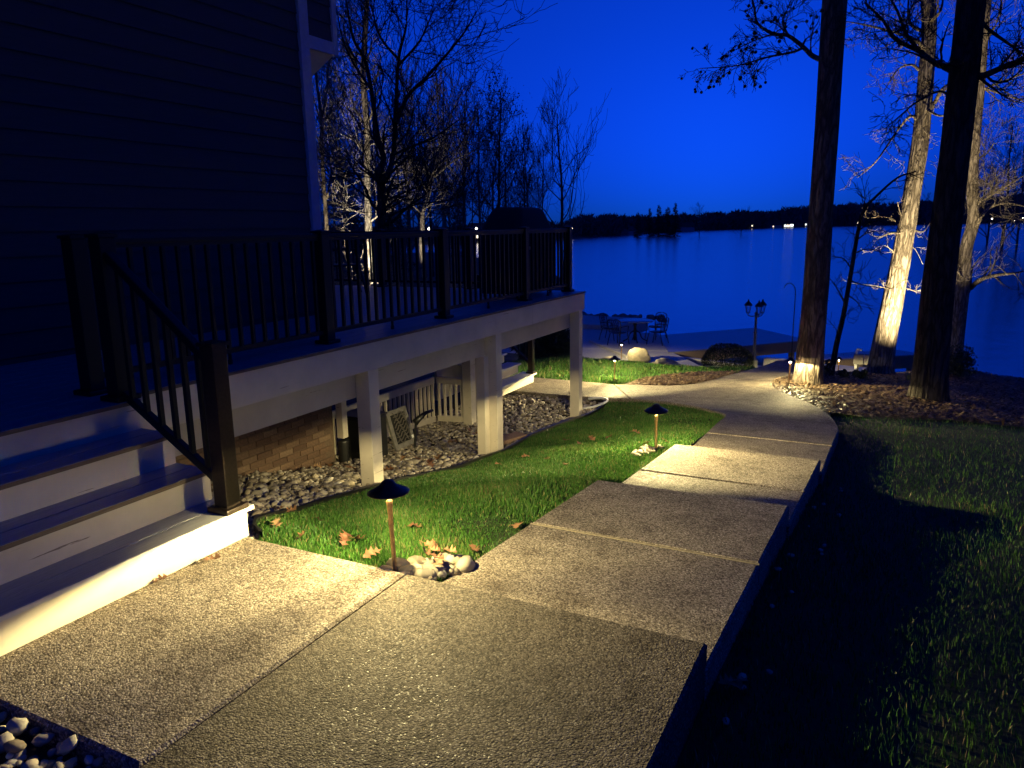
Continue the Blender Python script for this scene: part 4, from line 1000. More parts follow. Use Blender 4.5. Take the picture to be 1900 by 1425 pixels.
def from_px(x, y, z): p = atz(x, y, z); return p[0], p[1]
tx, ty = from_px(1178, 634, PATIO_Z)
for dx, dy, rz, lb in ((-.95, .15, 1.45, 'cast metal lattice armchair at the patio table, backed by the shore rocks'), (.85, -.25, -1.75, 'cast metal lattice armchair at the patio table, nearest the platform corner'),
                       (.45, .95, -.45, 'cast metal lattice armchair on the lake side of the patio table'), (-.30, -.85, 2.85, 'cast metal lattice armchair on the house side of the patio table')):
    put(copy_tree(ch), tx + dx, ty + dy, PATIO_Z, rz, lb, 'chair', 'chairs round the patio table')
tb_ = empty('patio_table', (tx, ty, PATIO_Z), 'round patio table with pale top and curved pedestal legs', 'table')
simple('table_top', (0.30, 0.33, 0.36), 0.25, nscale=20, nstr=.02)
MB().lathe([(.60, .70), (.615, .71), (.615, .725), (.60, .735)], (tx, ty, PATIO_Z), 36).obj('table_top', 'table_top', tb_, True)
MB().lathe([(.05, .05), (.035, .2), (.06, .36), (.04, .5), (.09, .70)], (tx, ty, PATIO_Z), 14).obj('pedestal', 'iron', tb_, True)
for k in range(4):
    a = k * 1.571 + .5; d = np.array([math.cos(a), math.sin(a), 0]); p = np.array([tx, ty, PATIO_Z])
    MB().tube(smooth_curve([p + d * .04 + [0, 0, .38], p + d * .16 + [0, 0, .30], p + d * .24 + [0, 0, .12], p + d * .42 + [0, 0, .02]], 4), [.022] * 13, 6).obj('leg', 'iron', tb_)

# ------------------------------------------------------------------ patio, platform, dock
pat = empty('patio', (-8, 24, PATIO_Z)); tag(pat, kind='structure')
slab([(-14, 18.6, PATIO_Z), (-4.0, 19.2, PATIO_Z), (-4.36, 20.7, PATIO_Z), (-6.0, 23.2, PATIO_Z), (-14, 22.0, PATIO_Z)], 'patio_concrete', pat, .3)
slab([(-14, 22.015, PATIO_Z), (-6.006, 23.215, PATIO_Z), (-7.45, 27.0, PATIO_Z), (-14, 27.4, PATIO_Z)], 'patio_concrete', pat, .3)
slab([(-14, 27.6, PATIO_Z + .14), (-9.1, 27.5, PATIO_Z + .14), (-8.8, 30.2, PATIO_Z + .14), (-14, 30.6, PATIO_Z + .14)], 'patio_concrete', pat, .5)
k1, k2 = atz(1095, 634, PATIO_Z), atz(1165, 664, PATIO_Z)
MB().bar((k1[0], k1[1], PATIO_Z + .03), (k2[0], k2[1], PATIO_Z + .03), .10, .08).bev('kerb', 'patio_concrete', pat, .01)
def deckpoly(name, pts, th, top, side, label, cat):
    o = empty(name, (pts[0][0], pts[0][1], pts[0][2] - th), label, cat)
    n = len(pts); V = [tuple(p) for p in pts] + [(p[0], p[1], p[2] - .04) for p in pts]
    obj('decking', V, [tuple(range(n)), tuple(reversed(range(n, 2 * n)))] + [(i, i + n, (i + 1) % n + n, (i + 1) % n) for i in range(n)], top, o)
    for i in range(n):
        a, b_ = np.array(pts[i]), np.array(pts[(i + 1) % n]); c = np.mean(np.array(pts), 0); ins = lambda p: p + (c - p) / np.linalg.norm(c - p) * .06
        a, b_ = ins(a), ins(b_); MB().bar(a - [0, 0, .04 + th / 2], b_ - [0, 0, .04 + th / 2], .05, th - .005).obj('fascia', side, o)
    return o
def ccw(P):
    s = sum(P[i][0] * P[(i + 1) % len(P)][1] - P[(i + 1) % len(P)][0] * P[i][1] for i in range(len(P))); return P if s > 0 else P[::-1]
pf = [atz(x, y, PATIO_Z + .02) for x, y in ((1240, 654), (1222, 622), (1400, 608), (1489, 628), (1489, 632))]
plat = deckpoly('lake_platform', ccw([tuple(p) for p in pf]), .34, 'dock_top', 'dock_wood', 'broad flat platform over the water beyond the patio table', 'platform')
for x, y in ((1395, 612), (1470, 630), (1330, 640)):
    p = atz(x, y, PATIO_Z); MB().lathe([(.1, WATER_Z - 1.6), (.1, PATIO_Z - .06)], (p[0], p[1], 0), 12).obj('pile', 'dock_wood', plat)
df = [atz(x, y, -2.35) for x, y in ((1520, 668), (1520, 658), (1655, 647.5), (1704, 655), (1704, 658))]
dock = deckpoly('small_dock', ccw([tuple(p) for p in df]), .36, 'dock_top', 'dock_wood', 'small timber dock with lit tan side behind the pale leaning trunk', 'dock')
for x, y in ((1690, 659), (1645, 651), (1570, 660)):
    p = atz(x, y, -2.37); MB().lathe([(.09, WATER_Z - 1.6), (.09, -2.41)], (p[0], p[1], 0), 12).obj('pile', 'dock_wood', dock)
# low retaining walls by the beach
def wallpiece(name, p, q, z0, z1, w, label):
    o = MB().bar((p[0], p[1], (z0 + z1) / 2), (q[0], q[1], (z0 + z1) / 2), w, z1 - z0).bev(name, 'patio_concrete', None, .02); return tag(o, label, 'wall')
wallpiece('retaining_wall', (-2.85, 20.9), (-1.55, 20.6), -2.5, -1.93, .25, 'low concrete retaining wall beside the lamp post')
wallpiece('seawall', (-5.9, 23.1), (-3.0, 22.2), -3.2, -2.42, .2, 'low seawall under the platform edge')
slab([(-1.25, 19.6, -2.27), (-.2, 20.0, -2.27), (-.1, 22.6, -2.34), (-1.5, 22.9, -2.34)], 'patio_concrete', pat, .2)
up = empty('utility_post', (*from_px(1587, 684, -2.33), -2.33), 'thin white post with a small fitting by the dock', 'post'); o_ = ORG[up]
MB().box(o_[0] - .03, o_[0] + .03, o_[1] - .03, o_[1] + .03, -2.36, -1.84).obj('shaft', 'white_plastic', up); MB().box(o_[0] - .02, o_[0] + .13, o_[1] - .04, o_[1] + .04, -1.84, -1.77).obj('fitting', 'white_plastic', up)
ub = empty('utility_box', (*from_px(1601, 690, -2.33), -2.33), 'pair of pale utility boxes on short legs by the dock', 'box'); o_ = ORG[ub]
for dx in (-.13, .13):
    MB().box(o_[0] + dx - .12, o_[0] + dx + .12, o_[1] - .1, o_[1] + .1, -2.12, -1.86).bev('cabinet', 'frame_grey', ub, .01); MB().box(o_[0] + dx - .02, o_[0] + dx + .02, o_[1] - .02, o_[1] + .02, -2.38, -2.12).obj('leg', 'black_metal', ub)

# ------------------------------------------------------------------ three lantern lamp post
lx, ly = from_px(1398, 686, -2.22); lz = -2.24
lp = empty('lamp_post', (lx, ly, lz), 'unlit three lantern garden lamp post with fluted base beside the round bush', 'lamp post')
MB().lathe([(.13, 0), (.13, .05), (.10, .07), (.095, .22), (.115, .25), (.07, .30), (.05, .42), (.036, .5), (.036, 1.0), (.048, 1.02), (.034, 1.05), (.030, 1.48), (.045, 1.50), (.045, 1.53), (.02, 1.57)], (lx, ly, lz), 16).obj('shaft', 'lamp_post_paint', lp, True)
lm = {'f': MB(), 'g': MB()}
for k in range(3):
    a = k * 2.094 + .95; d = np.array([math.cos(a), math.sin(a), 0]); b0 = np.array([lx, ly, lz])
    arm = MB().tube(smooth_curve([b0 + [0, 0, 1.47], b0 + d * .10 + [0, 0, 1.44], b0 + d * .20 + [0, 0, 1.46], b0 + d * .215 + [0, 0, 1.52]], 4), [.014] * 13, 6).obj('arm', 'lamp_post_paint', lp)
    c = b0 + d * .215
    lt = MB().lathe([(.05, 1.52), (.052, 1.545)], c, 6).obj('lantern', 'iron', lp)
    MB().lathe([(.045, 1.546), (.078, 1.72)], c, 6).obj('glass', 'lantern_glass', lt)
    MB().lathe([(.11, 1.722), (.11, 1.73), (.06, 1.80), (.022, 1.83), (.028, 1.85), (.004, 1.89)], c, 6).obj('lantern_roof', 'iron', lt)
    for q in range(6):
        aa = q * 1.0472; MB().bar(c + [.047 * math.cos(aa), .047 * math.sin(aa), 1.546], c + [.08 * math.cos(aa), .08 * math.sin(aa), 1.722], .006, .006, (.2, .3, .1)).obj('glazing_bar', 'iron', lt)
hx, hy = from_px(1468, 672, -2.3); hz = gz(hx, hy)
hk = smooth_curve([(hx, hy, hz), (hx, hy, -1.2), (hx + .0, hy, -.35), (hx - .05, hy, -.14), (hx - .17, hy, -.06), (hx - .27, hy, -.12), (hx - .30, hy, -.20)], 6)
tag(MB().tube(hk, [.013] * len(hk), 8).obj('shepherd_hook', 'iron', None, True), 'tall thin shepherd hook bent over at the top by the water', 'hook')

# ------------------------------------------------------------------ boulders and riprap
def rock(name, c, s, seed, mat, label, cat='rock', group=None, sub=4, rot=0):
    bm = bmesh.new(); bmesh.ops.create_icosphere(bm, subdivisions=sub, radius=1.0)
    P = np.array([v.co for v in bm.verts]); r = 1 + .24 * vnoise(P, 1.2, seed) + .13 * np.abs(vnoise(P, 2.9, seed + 9)) + .05 * vnoise(P, 8, seed + 19)
    gr = np.random.default_rng(seed + 900)
    P = P * r[:, None]
    for _ in range(15):                       # broken faces
        d_ = gr.normal(size=3); d_ /= np.linalg.norm(d_); c_ = gr.uniform(.62, .9); ex = np.maximum(P @ d_ - c_, 0); P = P - ex[:, None] * .92 * d_
    P = (P + .018 * np.stack([vnoise(P, 9, seed + q) for q in (31, 32, 33)], -1)) * np.array(s) * 1.12
    P = np.stack([P[:, 0] * math.cos(rot) - P[:, 1] * math.sin(rot), P[:, 0] * math.sin(rot) + P[:, 1] * math.cos(rot), P[:, 2]], -1)
    Fc = [tuple(v.index for v in f.verts) for f in bm.faces]; bm.free()
    o = obj(name, P, Fc, mat, None, True); o.location = c; return tag(o, label, cat, group)
bx, by = from_px(1187, 668, -2.25)
rock('boulder', (bx, by, PATIO_Z + .22), (.32, .27, .24), 3, 'boulder', 'large pale lit boulder at the edge of the patio', rot=.3)
bx2, by2 = from_px(1128, 672, -2.2); rock('boulder', (bx2, by2, gz(bx2, by2) + .06), (.42, .3, .15), 8, 'boulder', 'low flat pale rock between the path light and the deck corner post')
bx3, by3 = from_px(1238, 680, -2.2); rock('boulder', (bx3, by3, gz(bx3, by3) + .08), (.42, .35, .22), 12, 'rubble', 'dark low rock in the shadow beside the lit boulder')
bx4, by4 = from_px(1335, 686, -2.2); rock('boulder', (bx4, by4 - .9, gz(bx4, by4 - .9) + .02), (.45, .25, .16), 15, 'rubble', 'low grey rock in front of the round bush')
bx5, by5 = from_px(1030, 655, -1.6); rock('boulder', (bx5, by5, gz(bx5, by5) + .1), (.55, .5, .4), 21, 'rubble', 'grey rock under the spiky evergreen past the lower steps')
for k in range(24):
    u = k / 23; x, y = -12.6 + 4.4 * u + random.uniform(-.2, .2), 30.9 - .2 * u + random.uniform(-.4, .4); r = random.uniform(.09, .20)
    rock('shore_rock', (x, y, PATIO_Z - .02 + r * .4 + random.uniform(-.05, .1)), (r * 1.25, r, r * .8), 100 + k, 'rubble', 'grey shore rock in the row between the patio and the water', 'rock', 'shore rocks behind the patio', 2, random.uniform(0, 3))
for k in range(26):
    u = k / 25; x, y = 1.9 + 3.4 * u + random.uniform(-.15, .15), 24.0 - 2.4 * u + random.uniform(-.35, .35); r = random.uniform(.12, .26)
    rock('shore_rock', (x, y, max(gz(x, y), -2.75) + r * .3), (r * 1.3, r, r * .7), 200 + k, 'rubble', 'pale shore rock along the bank beyond the dark thick trunk', 'rock', 'shore rocks beyond the thick trunk', 2, random.uniform(0, 3))
for k in range(14):
    u = k / 13; x, y = -4.6 + 2.6 * u, 22.2 + .8 * u + random.uniform(-.3, .3); r = random.uniform(.15, .3)
    rock('shore_rock', (x, y, -2.75 + r * .3), (r * 1.3, r, r * .7), 300 + k, 'rubble', 'dark rock on the little beach below the platform', 'rock', 'rocks below the platform', 2, random.uniform(0, 3))

# ------------------------------------------------------------------ shrubs
def leaf_cloud(c, rad, n, size, seed, shell=.55, upright=0.0, spike=0.0, floor=None):
    g_ = np.random.default_rng(seed); d = g_.normal(size=(n, 3)); d /= np.linalg.norm(d, axis=1)[:, None]
    if upright: d[:, 2] = np.abs(d[:, 2]) - .25
    r = shell + (1 - shell) * g_.uniform(size=n) ** .6; r *= 1 + (.05 if shell > .7 else .16) * vnoise(d, 2.6, seed)
    P = np.asarray(c) + d * r[:, None] * np.asarray(rad)
    if floor is not None: P[:, 2] = np.maximum(P[:, 2], floor)
    a = g_.normal(size=(n, 3)); a = a * (1 - spike) + d * spike * 2; a /= np.linalg.norm(a, axis=1)[:, None]; b_ = np.cross(a, g_.normal(size=(n, 3))); b_ /= np.linalg.norm(b_, axis=1)[:, None]
    s = size * g_.uniform(.6, 1.4, n)[:, None]; w = .55 if not spike else .16
    V = np.stack([P - a * s * .5, P + b_ * s * w * .5, P + a * s * .5, P - b_ * s * w * .5], 1).reshape(-1, 3)
    return V, np.arange(4 * n).reshape(-1, 4)
def shrub(name, c, rad, n, size, seed, mat, label, cat='bush', stem=True, **kw):
    c = np.array(c, float); o = empty(name, c, label, cat)
    V, Fq = leaf_cloud(c + [0, 0, rad[2] * .85], rad, n, size, seed, **kw); obj('foliage', V, Fq, mat, o)
    st = MB()
    for k in range(6):
        a = k * 1.05; st.tube([c + [.03 * math.cos(a), .03 * math.sin(a), -.05], c + [rad[0] * .35 * math.cos(a), rad[1] * .35 * math.sin(a), rad[2] * .9]], [.014, .006], 5)
    st.obj('stems', 'bark_black', o); return o
bx, by = from_px(1349, 690, -2.2); shrub('clipped_bush', (bx, by, gz(bx, by)), (.66, .55, .42), 11000, .038, 4, 'shrub_leaf', 'dense rounded dark green bush beside the three lantern lamp post', shell=.8)
bx, by = from_px(1015, 668, -1.55); shrub('juniper', (bx, by, gz(bx, by) - .05), (.75, .7, .55), 4200, .22, 5, 'needle', 'spiky dark evergreen shrub past the lower steps', shell=.2, spike=.6)
bx, by = from_px(1775, 700, -1.62); shrub('wild_bush', (bx, by, gz(bx, by) - .02), (.34, .34, .38), 1500, .06, 6, 'shrub_leaf', 'small leafy bush at the foot of the grey forked trunk', shell=.2)
ix, iy = from_px(1685, 712, -1.38); iz = gz(ix, iy); ir = empty('iris_clump', (ix, iy, iz), 'grey green clump of sword shaped leaves beside the thick dark trunk', 'plant')
for k in range(16):
    a = random.uniform(0, 6.28); l = random.uniform(.18, .30); t = random.uniform(.15, .75); w = np.array([-math.sin(a), math.cos(a), 0]) * .016; d = np.array([math.cos(a) * t, math.sin(a) * t, 1.0]); d /= np.linalg.norm(d); p = np.array([ix, iy, iz]) + d * .0
    V = [p - w, p + w, p + d * l * .6 + w * .9, p + d * l * .6 - w * .9, p + d * l + [0, 0, -.02 * t]]; obj('leaf', V, [(0, 1, 2, 3), (3, 2, 4)], 'iris_leaf', ir)
for k, (x, y, z) in enumerate(((1532, 700, -1.15), (1567, 701, -1.2), (1592, 700, -1.25), (1600, 704, -1.25))):
    p = atz(x, y, z); zz = gz(p[0], p[1]); q = empty('seedling', (p[0], p[1], zz), 'dark upright leafy seedling in the mulch behind the flared trunk', 'plant', 'seedlings in the mulch')
    q_ = MB(); q_.tube([(p[0], p[1], zz - .03), (p[0] + .01, p[1], zz + (.34 if k == 0 else .17))], [.006, .003], 5); q_.obj('stem', 'bark_black', q)
    V, Fq = leaf_cloud((p[0], p[1], zz + (.2 if k == 0 else .1)), (.10, .10, .18 if k == 0 else .10), 60, .09, 40 + k, shell=.1); obj('foliage', V, Fq, 'shrub_leaf', q)

# ------------------------------------------------------------------ trees
def uni_tube(pts, radii, n):
    P, T, U, W = frames(pts); R = np.asarray(radii, float); a = np.arange(n) * 2 * math.pi / n
    V = (P[:, None] + R[:, None, None] * (U[:, None] * np.cos(a)[None, :, None] + W[:, None] * np.sin(a)[None, :, None])).reshape(-1, 3)
    m_ = len(P); i, k = np.meshgrid(np.arange(m_ - 1), np.arange(n), indexing='ij'); k2 = (k + 1) % n
    return V, np.stack([i * n + k, i * n + k2, (i + 1) * n + k2, (i + 1) * n + k], -1).reshape(-1, 4)
class Woody:
    def __init__(s): s.V = []; s.F = []; s.n = 0; s.tips = []
    def add(s, pts, radii, sides):
        V, Fq = uni_tube(pts, radii, sides); s.V.append(V); s.F.append(Fq + s.n); s.n += len(V)
    def limb(s, pts, r0, r1, sides=7, sm=4):
        P = smooth_curve(pts, sm); t = np.linspace(0, 1, len(P)); s.add(P, r0 + (r1 - r0) * t, sides); return P, r0 + (r1 - r0) * t
    def grow(s, p, d, L, r, lev, g_, up=.12, wob=.22, nch=(3, 5), minr=.004, droop=0, shrink=(.45, .7), ang=(.45, .95)):
        n = 5 if lev > 0 else 4; seg = L / n; P = [p]; d = d / np.linalg.norm(d)
        for k in range(n):
            d = d + g_.normal(0, wob, 3); d[2] += up - droop; d /= np.linalg.norm(d); P.append(P[-1] + d * seg)
        P = np.array(P); rt = max(minr, r * (.35 if lev else .5)); R = np.linspace(r, rt, n + 1)
        s.add(P, R, 5 if r > .03 else (4 if r > .012 else 3))
        s.tips.append(P[-1])
        if lev <= 0: return
        m_ = g_.integers(nch[0], nch[1] + 1)
        for k in range(m_):
            u = (k + g_.uniform(.35, 1.0)) / m_ * .85 + .15; q = u * n; i = min(int(q), n - 1); pp = P[i] + (P[i + 1] - P[i]) * (q - i)
            ax = P[i + 1] - P[i]; ax /= np.linalg.norm(ax); rd = g_.normal(size=3); rd -= ax * (rd @ ax); rd /= np.linalg.norm(rd) + 1e-9
            a = g_.uniform(*ang); dd = ax * math.cos(a) + rd * math.sin(a)
            s.grow(pp, dd, L * g_.uniform(*shrink), max(minr, R[i] * g_.uniform(.4, .62)), lev - 1, g_, up, wob, nch, minr, droop, shrink, ang)
    def twigs_along(s, P, R, n, L, lev, g_, minr=.004, r=None, ang=(.6, 1.2), up=.1, start=.15, **kw):
        for k in range(n):
            q = (start + (1 - start) * (k + g_.uniform(0, 1)) / n) * (len(P) - 1); i = min(int(q), len(P) - 2); ax = P[i + 1] - P[i]; ax /= np.linalg.norm(ax) + 1e-9
            rd = g_.normal(size=3); rd -= ax * (rd @ ax); rd /= np.linalg.norm(rd) + 1e-9; a = g_.uniform(*ang)
            s.grow(P[i] + (P[i + 1] - P[i]) * (q - i), ax * math.cos(a) + rd * math.sin(a), L * g_.uniform(.6, 1.3), r or max(minr, R[i] * .45), lev, g_, up, minr=minr, **kw)
    def obj(s, name, mat, parent):
        return obj(name, np.concatenate(s.V), np.concatenate(s.F), mat, parent, True)
def big_trunk(px, widths, rng_m, z_base, name, mat, parent, extra_top, flare, seed, ridge=.035, sides=72):
    """trunk through photo points at one distance, with ridged bark"""
    pts = [atr(x, y, rng_m) for x, y in px]; pts[0] = np.array([pts[0][0], pts[0][1], z_base - .15])
    rad = [w * rng_m / F_PX / 2 for w in widths]
    d = pts[-1] - pts[-2]; d /= np.linalg.norm(d); pts.append(pts[-1] + d * extra_top); rad.append(rad[-1] * .72)
    P = smooth_curve(pts, 24); tt = np.linspace(0, len(rad) - 1, len(P)); R = np.interp(tt, np.arange(len(rad)), rad)
    Pf, T, U, W = frames(P); a = np.arange(sides) * 2 * math.pi / sides
    A, Zg = np.meshgrid(a, np.cumsum(np.append(0, np.linalg.norm(np.diff(P, axis=0), axis=1))))
    g_ = np.random.default_rng(seed); rd = np.zeros_like(A)
    for k in range(14):
        f_ = g_.integers(7, 26); rd += g_.normal(0, 1) * np.sin(A * f_ + Zg * g_.normal(0, 1.6) + .8 * np.sin(Zg * g_.uniform(2, 6) + g_.uniform(0, 6)) + g_.uniform(0, 6.28)) / 4
    fl = np.exp(-np.maximum(Zg - .15, 0) / .28); lob = np.sin(A * 4 + seed) * .5 + np.sin(A * 7 + 2 * seed) * .35
    RR = R[:, None] * (1 + ridge * np.clip(rd, -1.6, 1.6) + .03 * np.sin(A * 2 + Zg * .7) + flare * fl * (1 + .5 * lob))
    V = (P[:, None] + RR[..., None] * (U[:, None] * np.cos(a)[None, :, None] + W[:, None] * np.sin(a)[None, :, None])).reshape(-1, 3)
    m_ = len(P); i, k = np.meshgrid(np.arange(m_ - 1), np.arange(sides), indexing='ij'); k2 = (k + 1) % sides
    o = obj(name, V, np.stack([i * sides + k, i * sides + k2, (i + 1) * sides + k2, (i + 1) * sides + k], -1).reshape(-1, 4), mat, parent, True)
    return o, P, R
def px_limb(px, r, jit=0.0, g_=None):
    return [atr(x, y, r + (g_.normal(0, jit) if g_ is not None and i else 0)) for i, (x, y) in enumerate(px)]

# tree 1: the flared trunk by the walk, with seed balls on its low branch
g1 = np.random.default_rng(11); b1 = atz(1497, 716, -1.05); r1 = math.hypot(b1[0], b1[1])
t1 = empty('shade_tree', (b1[0], b1[1], gz(b1[0], b1[1])), 'straight dark trunk with a flared lit base where the walk bends', 'tree')
_, P, R = big_trunk([(1498, 716), (1503, 660), (1512, 556), (1519, 450), (1526, 350), (1533, 250), (1541, 120), (1549, 0)], [44, 44, 42, 40, 38, 37, 36, 36], r1, t1.location.z, 'trunk', 'bark_dark', t1, 5.0, .28, 11)
w = Woody()
def branch(wd, px, r, r0, r1_, g_, ntw, Ltw, lev=2, jit=.25, **kw):
    Pb, Rb = wd.limb(px_limb(px, r, jit, g_), r0, r1_, 7); wd.twigs_along(Pb, Rb, ntw, Ltw, lev, g_, **kw); return Pb
k0 = len(w.tips)
branch(w, [(1527, 112), (1508, 104), (1491, 88), (1462, 66), (1436, 63), (1406, 44), (1399, 12), (1385, -40)], r1, .042, .012, g1, 13, .42, 2, .15)
branch(w, [(1491, 88), (1470, 97), (1421, 107), (1366, 122), (1299, 127)], r1, .022, .006, g1, 20, .40, 2, .12, up=-.03, wob=.16)
branch(w, [(1462, 66), (1452, 40), (1462, 15), (1475, -20)], r1, .02, .006, g1, 7, .35, 2, .12)
branch(w, [(1436, 63), (1400, 75), (1365, 92)], r1, .014, .005, g1, 11, .32, 2, .1, up=-.02)
ball_tips = list(w.tips[k0:])
for z_, az in ((1.5, 0.5), (2.5, 2.2), (3.2, 4.0), (4.2, 5.3), (4.8, 1.4), (4.9, 3.2)):
    i = int(np.argmin(np.abs(P[:, 2] - (P[-1, 2] - 5 + z_)))); w.grow(P[i], np.array([math.cos(az), math.sin(az), .7]), 2.6, .06, 3, g1, .1)
w.obj('crown', 'bark_dark', t1)
ball = MB(); bmv = bmesh.new(); bmesh.ops.create_icosphere(bmv, subdivisions=1, radius=1.0); bme_ = bpy.data.meshes.new('seed_ball'); bmv.to_mesh(bmv and bme_); bmv.free(); bme_.materials.append(MATS['seed_ball'])
sel = g1.permutation(len(ball_tips))[:95]
for q in sel:
    p = ball_tips[q]
    inst('seed_ball', bme_, p - [0, 0, .03], t1, (0, 0, 0), (g1.uniform(.022, .032),) * 3)

# tree 2: leaning pale trunk, lit from below
g2 = np.random.default_rng(12); b2 = atz(1632, 699, -1.66); r2 = math.hypot(b2[0], b2[1])
t2 = empty('leaning_tree', (b2[0], b2[1], gz(b2[0], b2[1])), 'leaning pale tree trunk brightly lit from below', 'tree')
_, P2, R2 = big_trunk([(1632, 700), (1640, 640), (1657, 556), (1668, 500), (1679, 438), (1691, 368), (1708, 258), (1718, 147), (1724, 60), (1722, 0)], [40, 36, 33, 31, 28, 26, 24, 22, 20, 19], r2, t2.location.z, 'trunk', 'bark_grey', t2, 4.0, .22, 12, .04, 56)
w = Woody()
def near_pt(Pl, z): return Pl[int(np.argmin(np.abs(Pl[:, 2] - z)))]
for (px, r0, n, L, lev) in (([(1690, 425), (1665, 410), (1640, 402), (1610, 405)], .02, 9, .22, 1), ([(1684, 435), (1655, 432), (1630, 440), (1605, 430)], .02, 10, .22, 1), ([(1692, 425), (1712, 430), (1725, 415)], .022, 4, .2, 1),
                            ([(1678, 445), (1665, 470), (1640, 455), (1615, 468)], .016, 9, .2, 1), ([(1672, 520), (1650, 535), (1625, 530), (1575, 525)], .014, 10, .22, 1), ([(1682, 535), (1700, 540), (1714, 535)], .014, 12, .16, 1),
                            ([(1688, 455), (1700, 465), (1712, 490)], .012, 4, .2, 1), ([(1680, 410), (1672, 400), (1665, 375)], .014, 2, .15, 1)):
    branch(w, px, r2, r0, .005, g2, max(2, n * 2 // 3), L, lev, .2, up=.12, start=.05)
for (px, r0) in (([(1716, 215), (1735, 190), (1748, 165), (1770, 150)], .06), ([(1708, 235), (1690, 215), (1660, 250), (1625, 300), (1590, 330)], .035), ([(1706, 130), (1690, 120), (1665, 130), (1640, 170)], .03), ([(1712, 90), (1700, 75), (1660, 60), (1600, 45), (1570, 40)], .045),
                 ([(1716, 60), (1690, 45), (1685, 10), (1690, -30)], .04), ([(1724, 40), (1745, 20), (1752, -20)], .045), ([(1720, 20), (1715, -30), (1700, -80)], .05), ([(1716, 200), (1745, 215), (1780, 205)], .03)):
    branch(w, px, r2, r0, .008, g2, 8, .5, 2, .35, up=.02, droop=.03)
w.obj('crown', 'bark_grey', t2)

# tree 3: thick dark trunk
g3 = np.random.default_rng(13); b3 = atz(1720, 742, -1.03); r3 = math.hypot(b3[0], b3[1])
t3 = empty('shade_tree', (b3[0], b3[1], gz(b3[0], b3[1])), 'thick dark leaning trunk standing in the mulch near the shore rocks', 'tree')
_, P3, R3 = big_trunk([(1720, 742), (1727, 680), (1738, 556), (1751, 450), (1764, 350), (1775, 258), (1790, 120), (1803, 0)], [50, 50, 49, 46, 43, 42, 40, 38], r3, t3.location.z, 'trunk', 'bark_black', t3, 5.0, .25, 13)
w = Woody()
branch(w, [(1770, 132), (1748, 122), (1735, 117), (1705, 95), (1660, 72), (1640, 40), (1605, 5)], r3, .05, .014, g3, 13, .55, 3, .2)
branch(w, [(1800, 143), (1825, 140), (1860, 125), (1905, 108), (1960, 90)], r3, .055, .02, g3, 12, .6, 3, .2)
branch(w, [(1812, 30), (1835, 55), (1870, 80), (1905, 105)], r3, .03, .012, g3, 9, .45, 2, .2)
branch(w, [(1705, 95), (1680, 60), (1665, 20), (1640, -20)], r3, .03, .010, g3, 8, .5, 2, .2)
branch(w, [(1765, 178), (1740, 170), (1700, 190), (1670, 215), (1640, 240)], r3, .018, .006, g3, 11, .35, 2, .2, up=-.03)
for z_, az in ((1.5, 0.5), (2.5, 2.2), (3.2, 4.0), (4.2, 5.3), (4.8, 1.4)):
    i = int(np.argmin(np.abs(P3[:, 2] - (P3[-1, 2] - 5 + z_)))); w.grow(P3[i], np.array([math.cos(az), math.sin(az), .7]), 2.6, .06, 3, g3, .1)
w.obj('crown', 'bark_black', t3)

# tree 4: grey forked tree at the bank
g4 = np.random.default_rng(14); b4 = atz(1770, 672, -1.9); r4 = math.hypot(b4[0], b4[1])
t4 = empty('bank_tree', (b4[0], b4[1], gz(b4[0], b4[1])), 'grey crooked tree with long bare limbs on the bank beside the thick dark trunk', 'tree')
_, P4, R4 = big_trunk([(1770, 674), (1776, 620), (1786, 530), (1793, 460), (1807, 405), (1804, 350), (1806, 300), (1813, 221), (1819, 166), (1826, 74), (1832, 10)], [24, 22, 22, 19, 18, 17, 15, 13, 12, 11, 10], r4, t4.location.z, 'trunk', 'bark_grey', t4, 3.0, .15, 14, .02, 28)
w = Woody()
for (px, r0) in (([(1787, 548), (1800, 535), (1819, 519), (1850, 510), (1882, 507), (1910, 500)], .08), ([(1809, 425), (1822, 400), (1838, 384), (1870, 377), (1910, 385)], .055), ([(1815, 390), (1835, 365), (1860, 350), (1900, 325)], .045), ([(1786, 520), (1778, 505), (1771, 498)], .04),
                 ([(1812, 385), (1826, 360), (1833, 330)], .03), ([(1818, 170), (1850, 155), (1905, 135)], .04), ([(1816, 160), (1860, 175), (1905, 190)], .03), ([(1806, 345), (1790, 345), (1780, 350)], .02), ([(1826, 80), (1850, 40), (1860, -10)], .035), ([(1805, 300), (1830, 285), (1845, 265)], .02), ([(1820, 120), (1800, 80), (1795, 30)], .025)):
    branch(w, px, r4, r0, .012, g4, 9, .75, 2, .3, up=.06)
w.obj('crown', 'bark_grey', t4)

# sapling
g5 = np.random.default_rng(15); b5 = atz(1543, 704, -1.28); r5 = math.hypot(b5[0], b5[1])
t5 = empty('sapling', (b5[0], b5[1], gz(b5[0], b5[1])), 'thin dark sapling leaning between the flared trunk and the pale lit trunk', 'tree')
w = Woody(); pl = px_limb([(1540, 708), (1552, 640), (1565, 585), (1580, 500), (1592, 430), (1603, 390), (1625, 365), (1665, 330), (1700, 318)], r5); w.limb(pl, .055, .012, 10); w.obj('trunk', 'bark_black', t5)
w = Woody()
for px in ([(1592, 430), (1615, 412), (1650, 405)], [(1590, 445), (1610, 432), (1640, 428)], [(1566, 560), (1550, 530), (1538, 515)], [(1580, 500), (1565, 480), (1540, 475)], [(1585, 470), (1610, 462), (1640, 470)], [(1570, 545), (1590, 560), (1600, 575)], [(1600, 395), (1605, 370), (1602, 345)], [(1575, 520), (1600, 528), (1640, 535)]):
    branch(w, px, r5, .014, .005, g5, 7, .28, 1, .2)
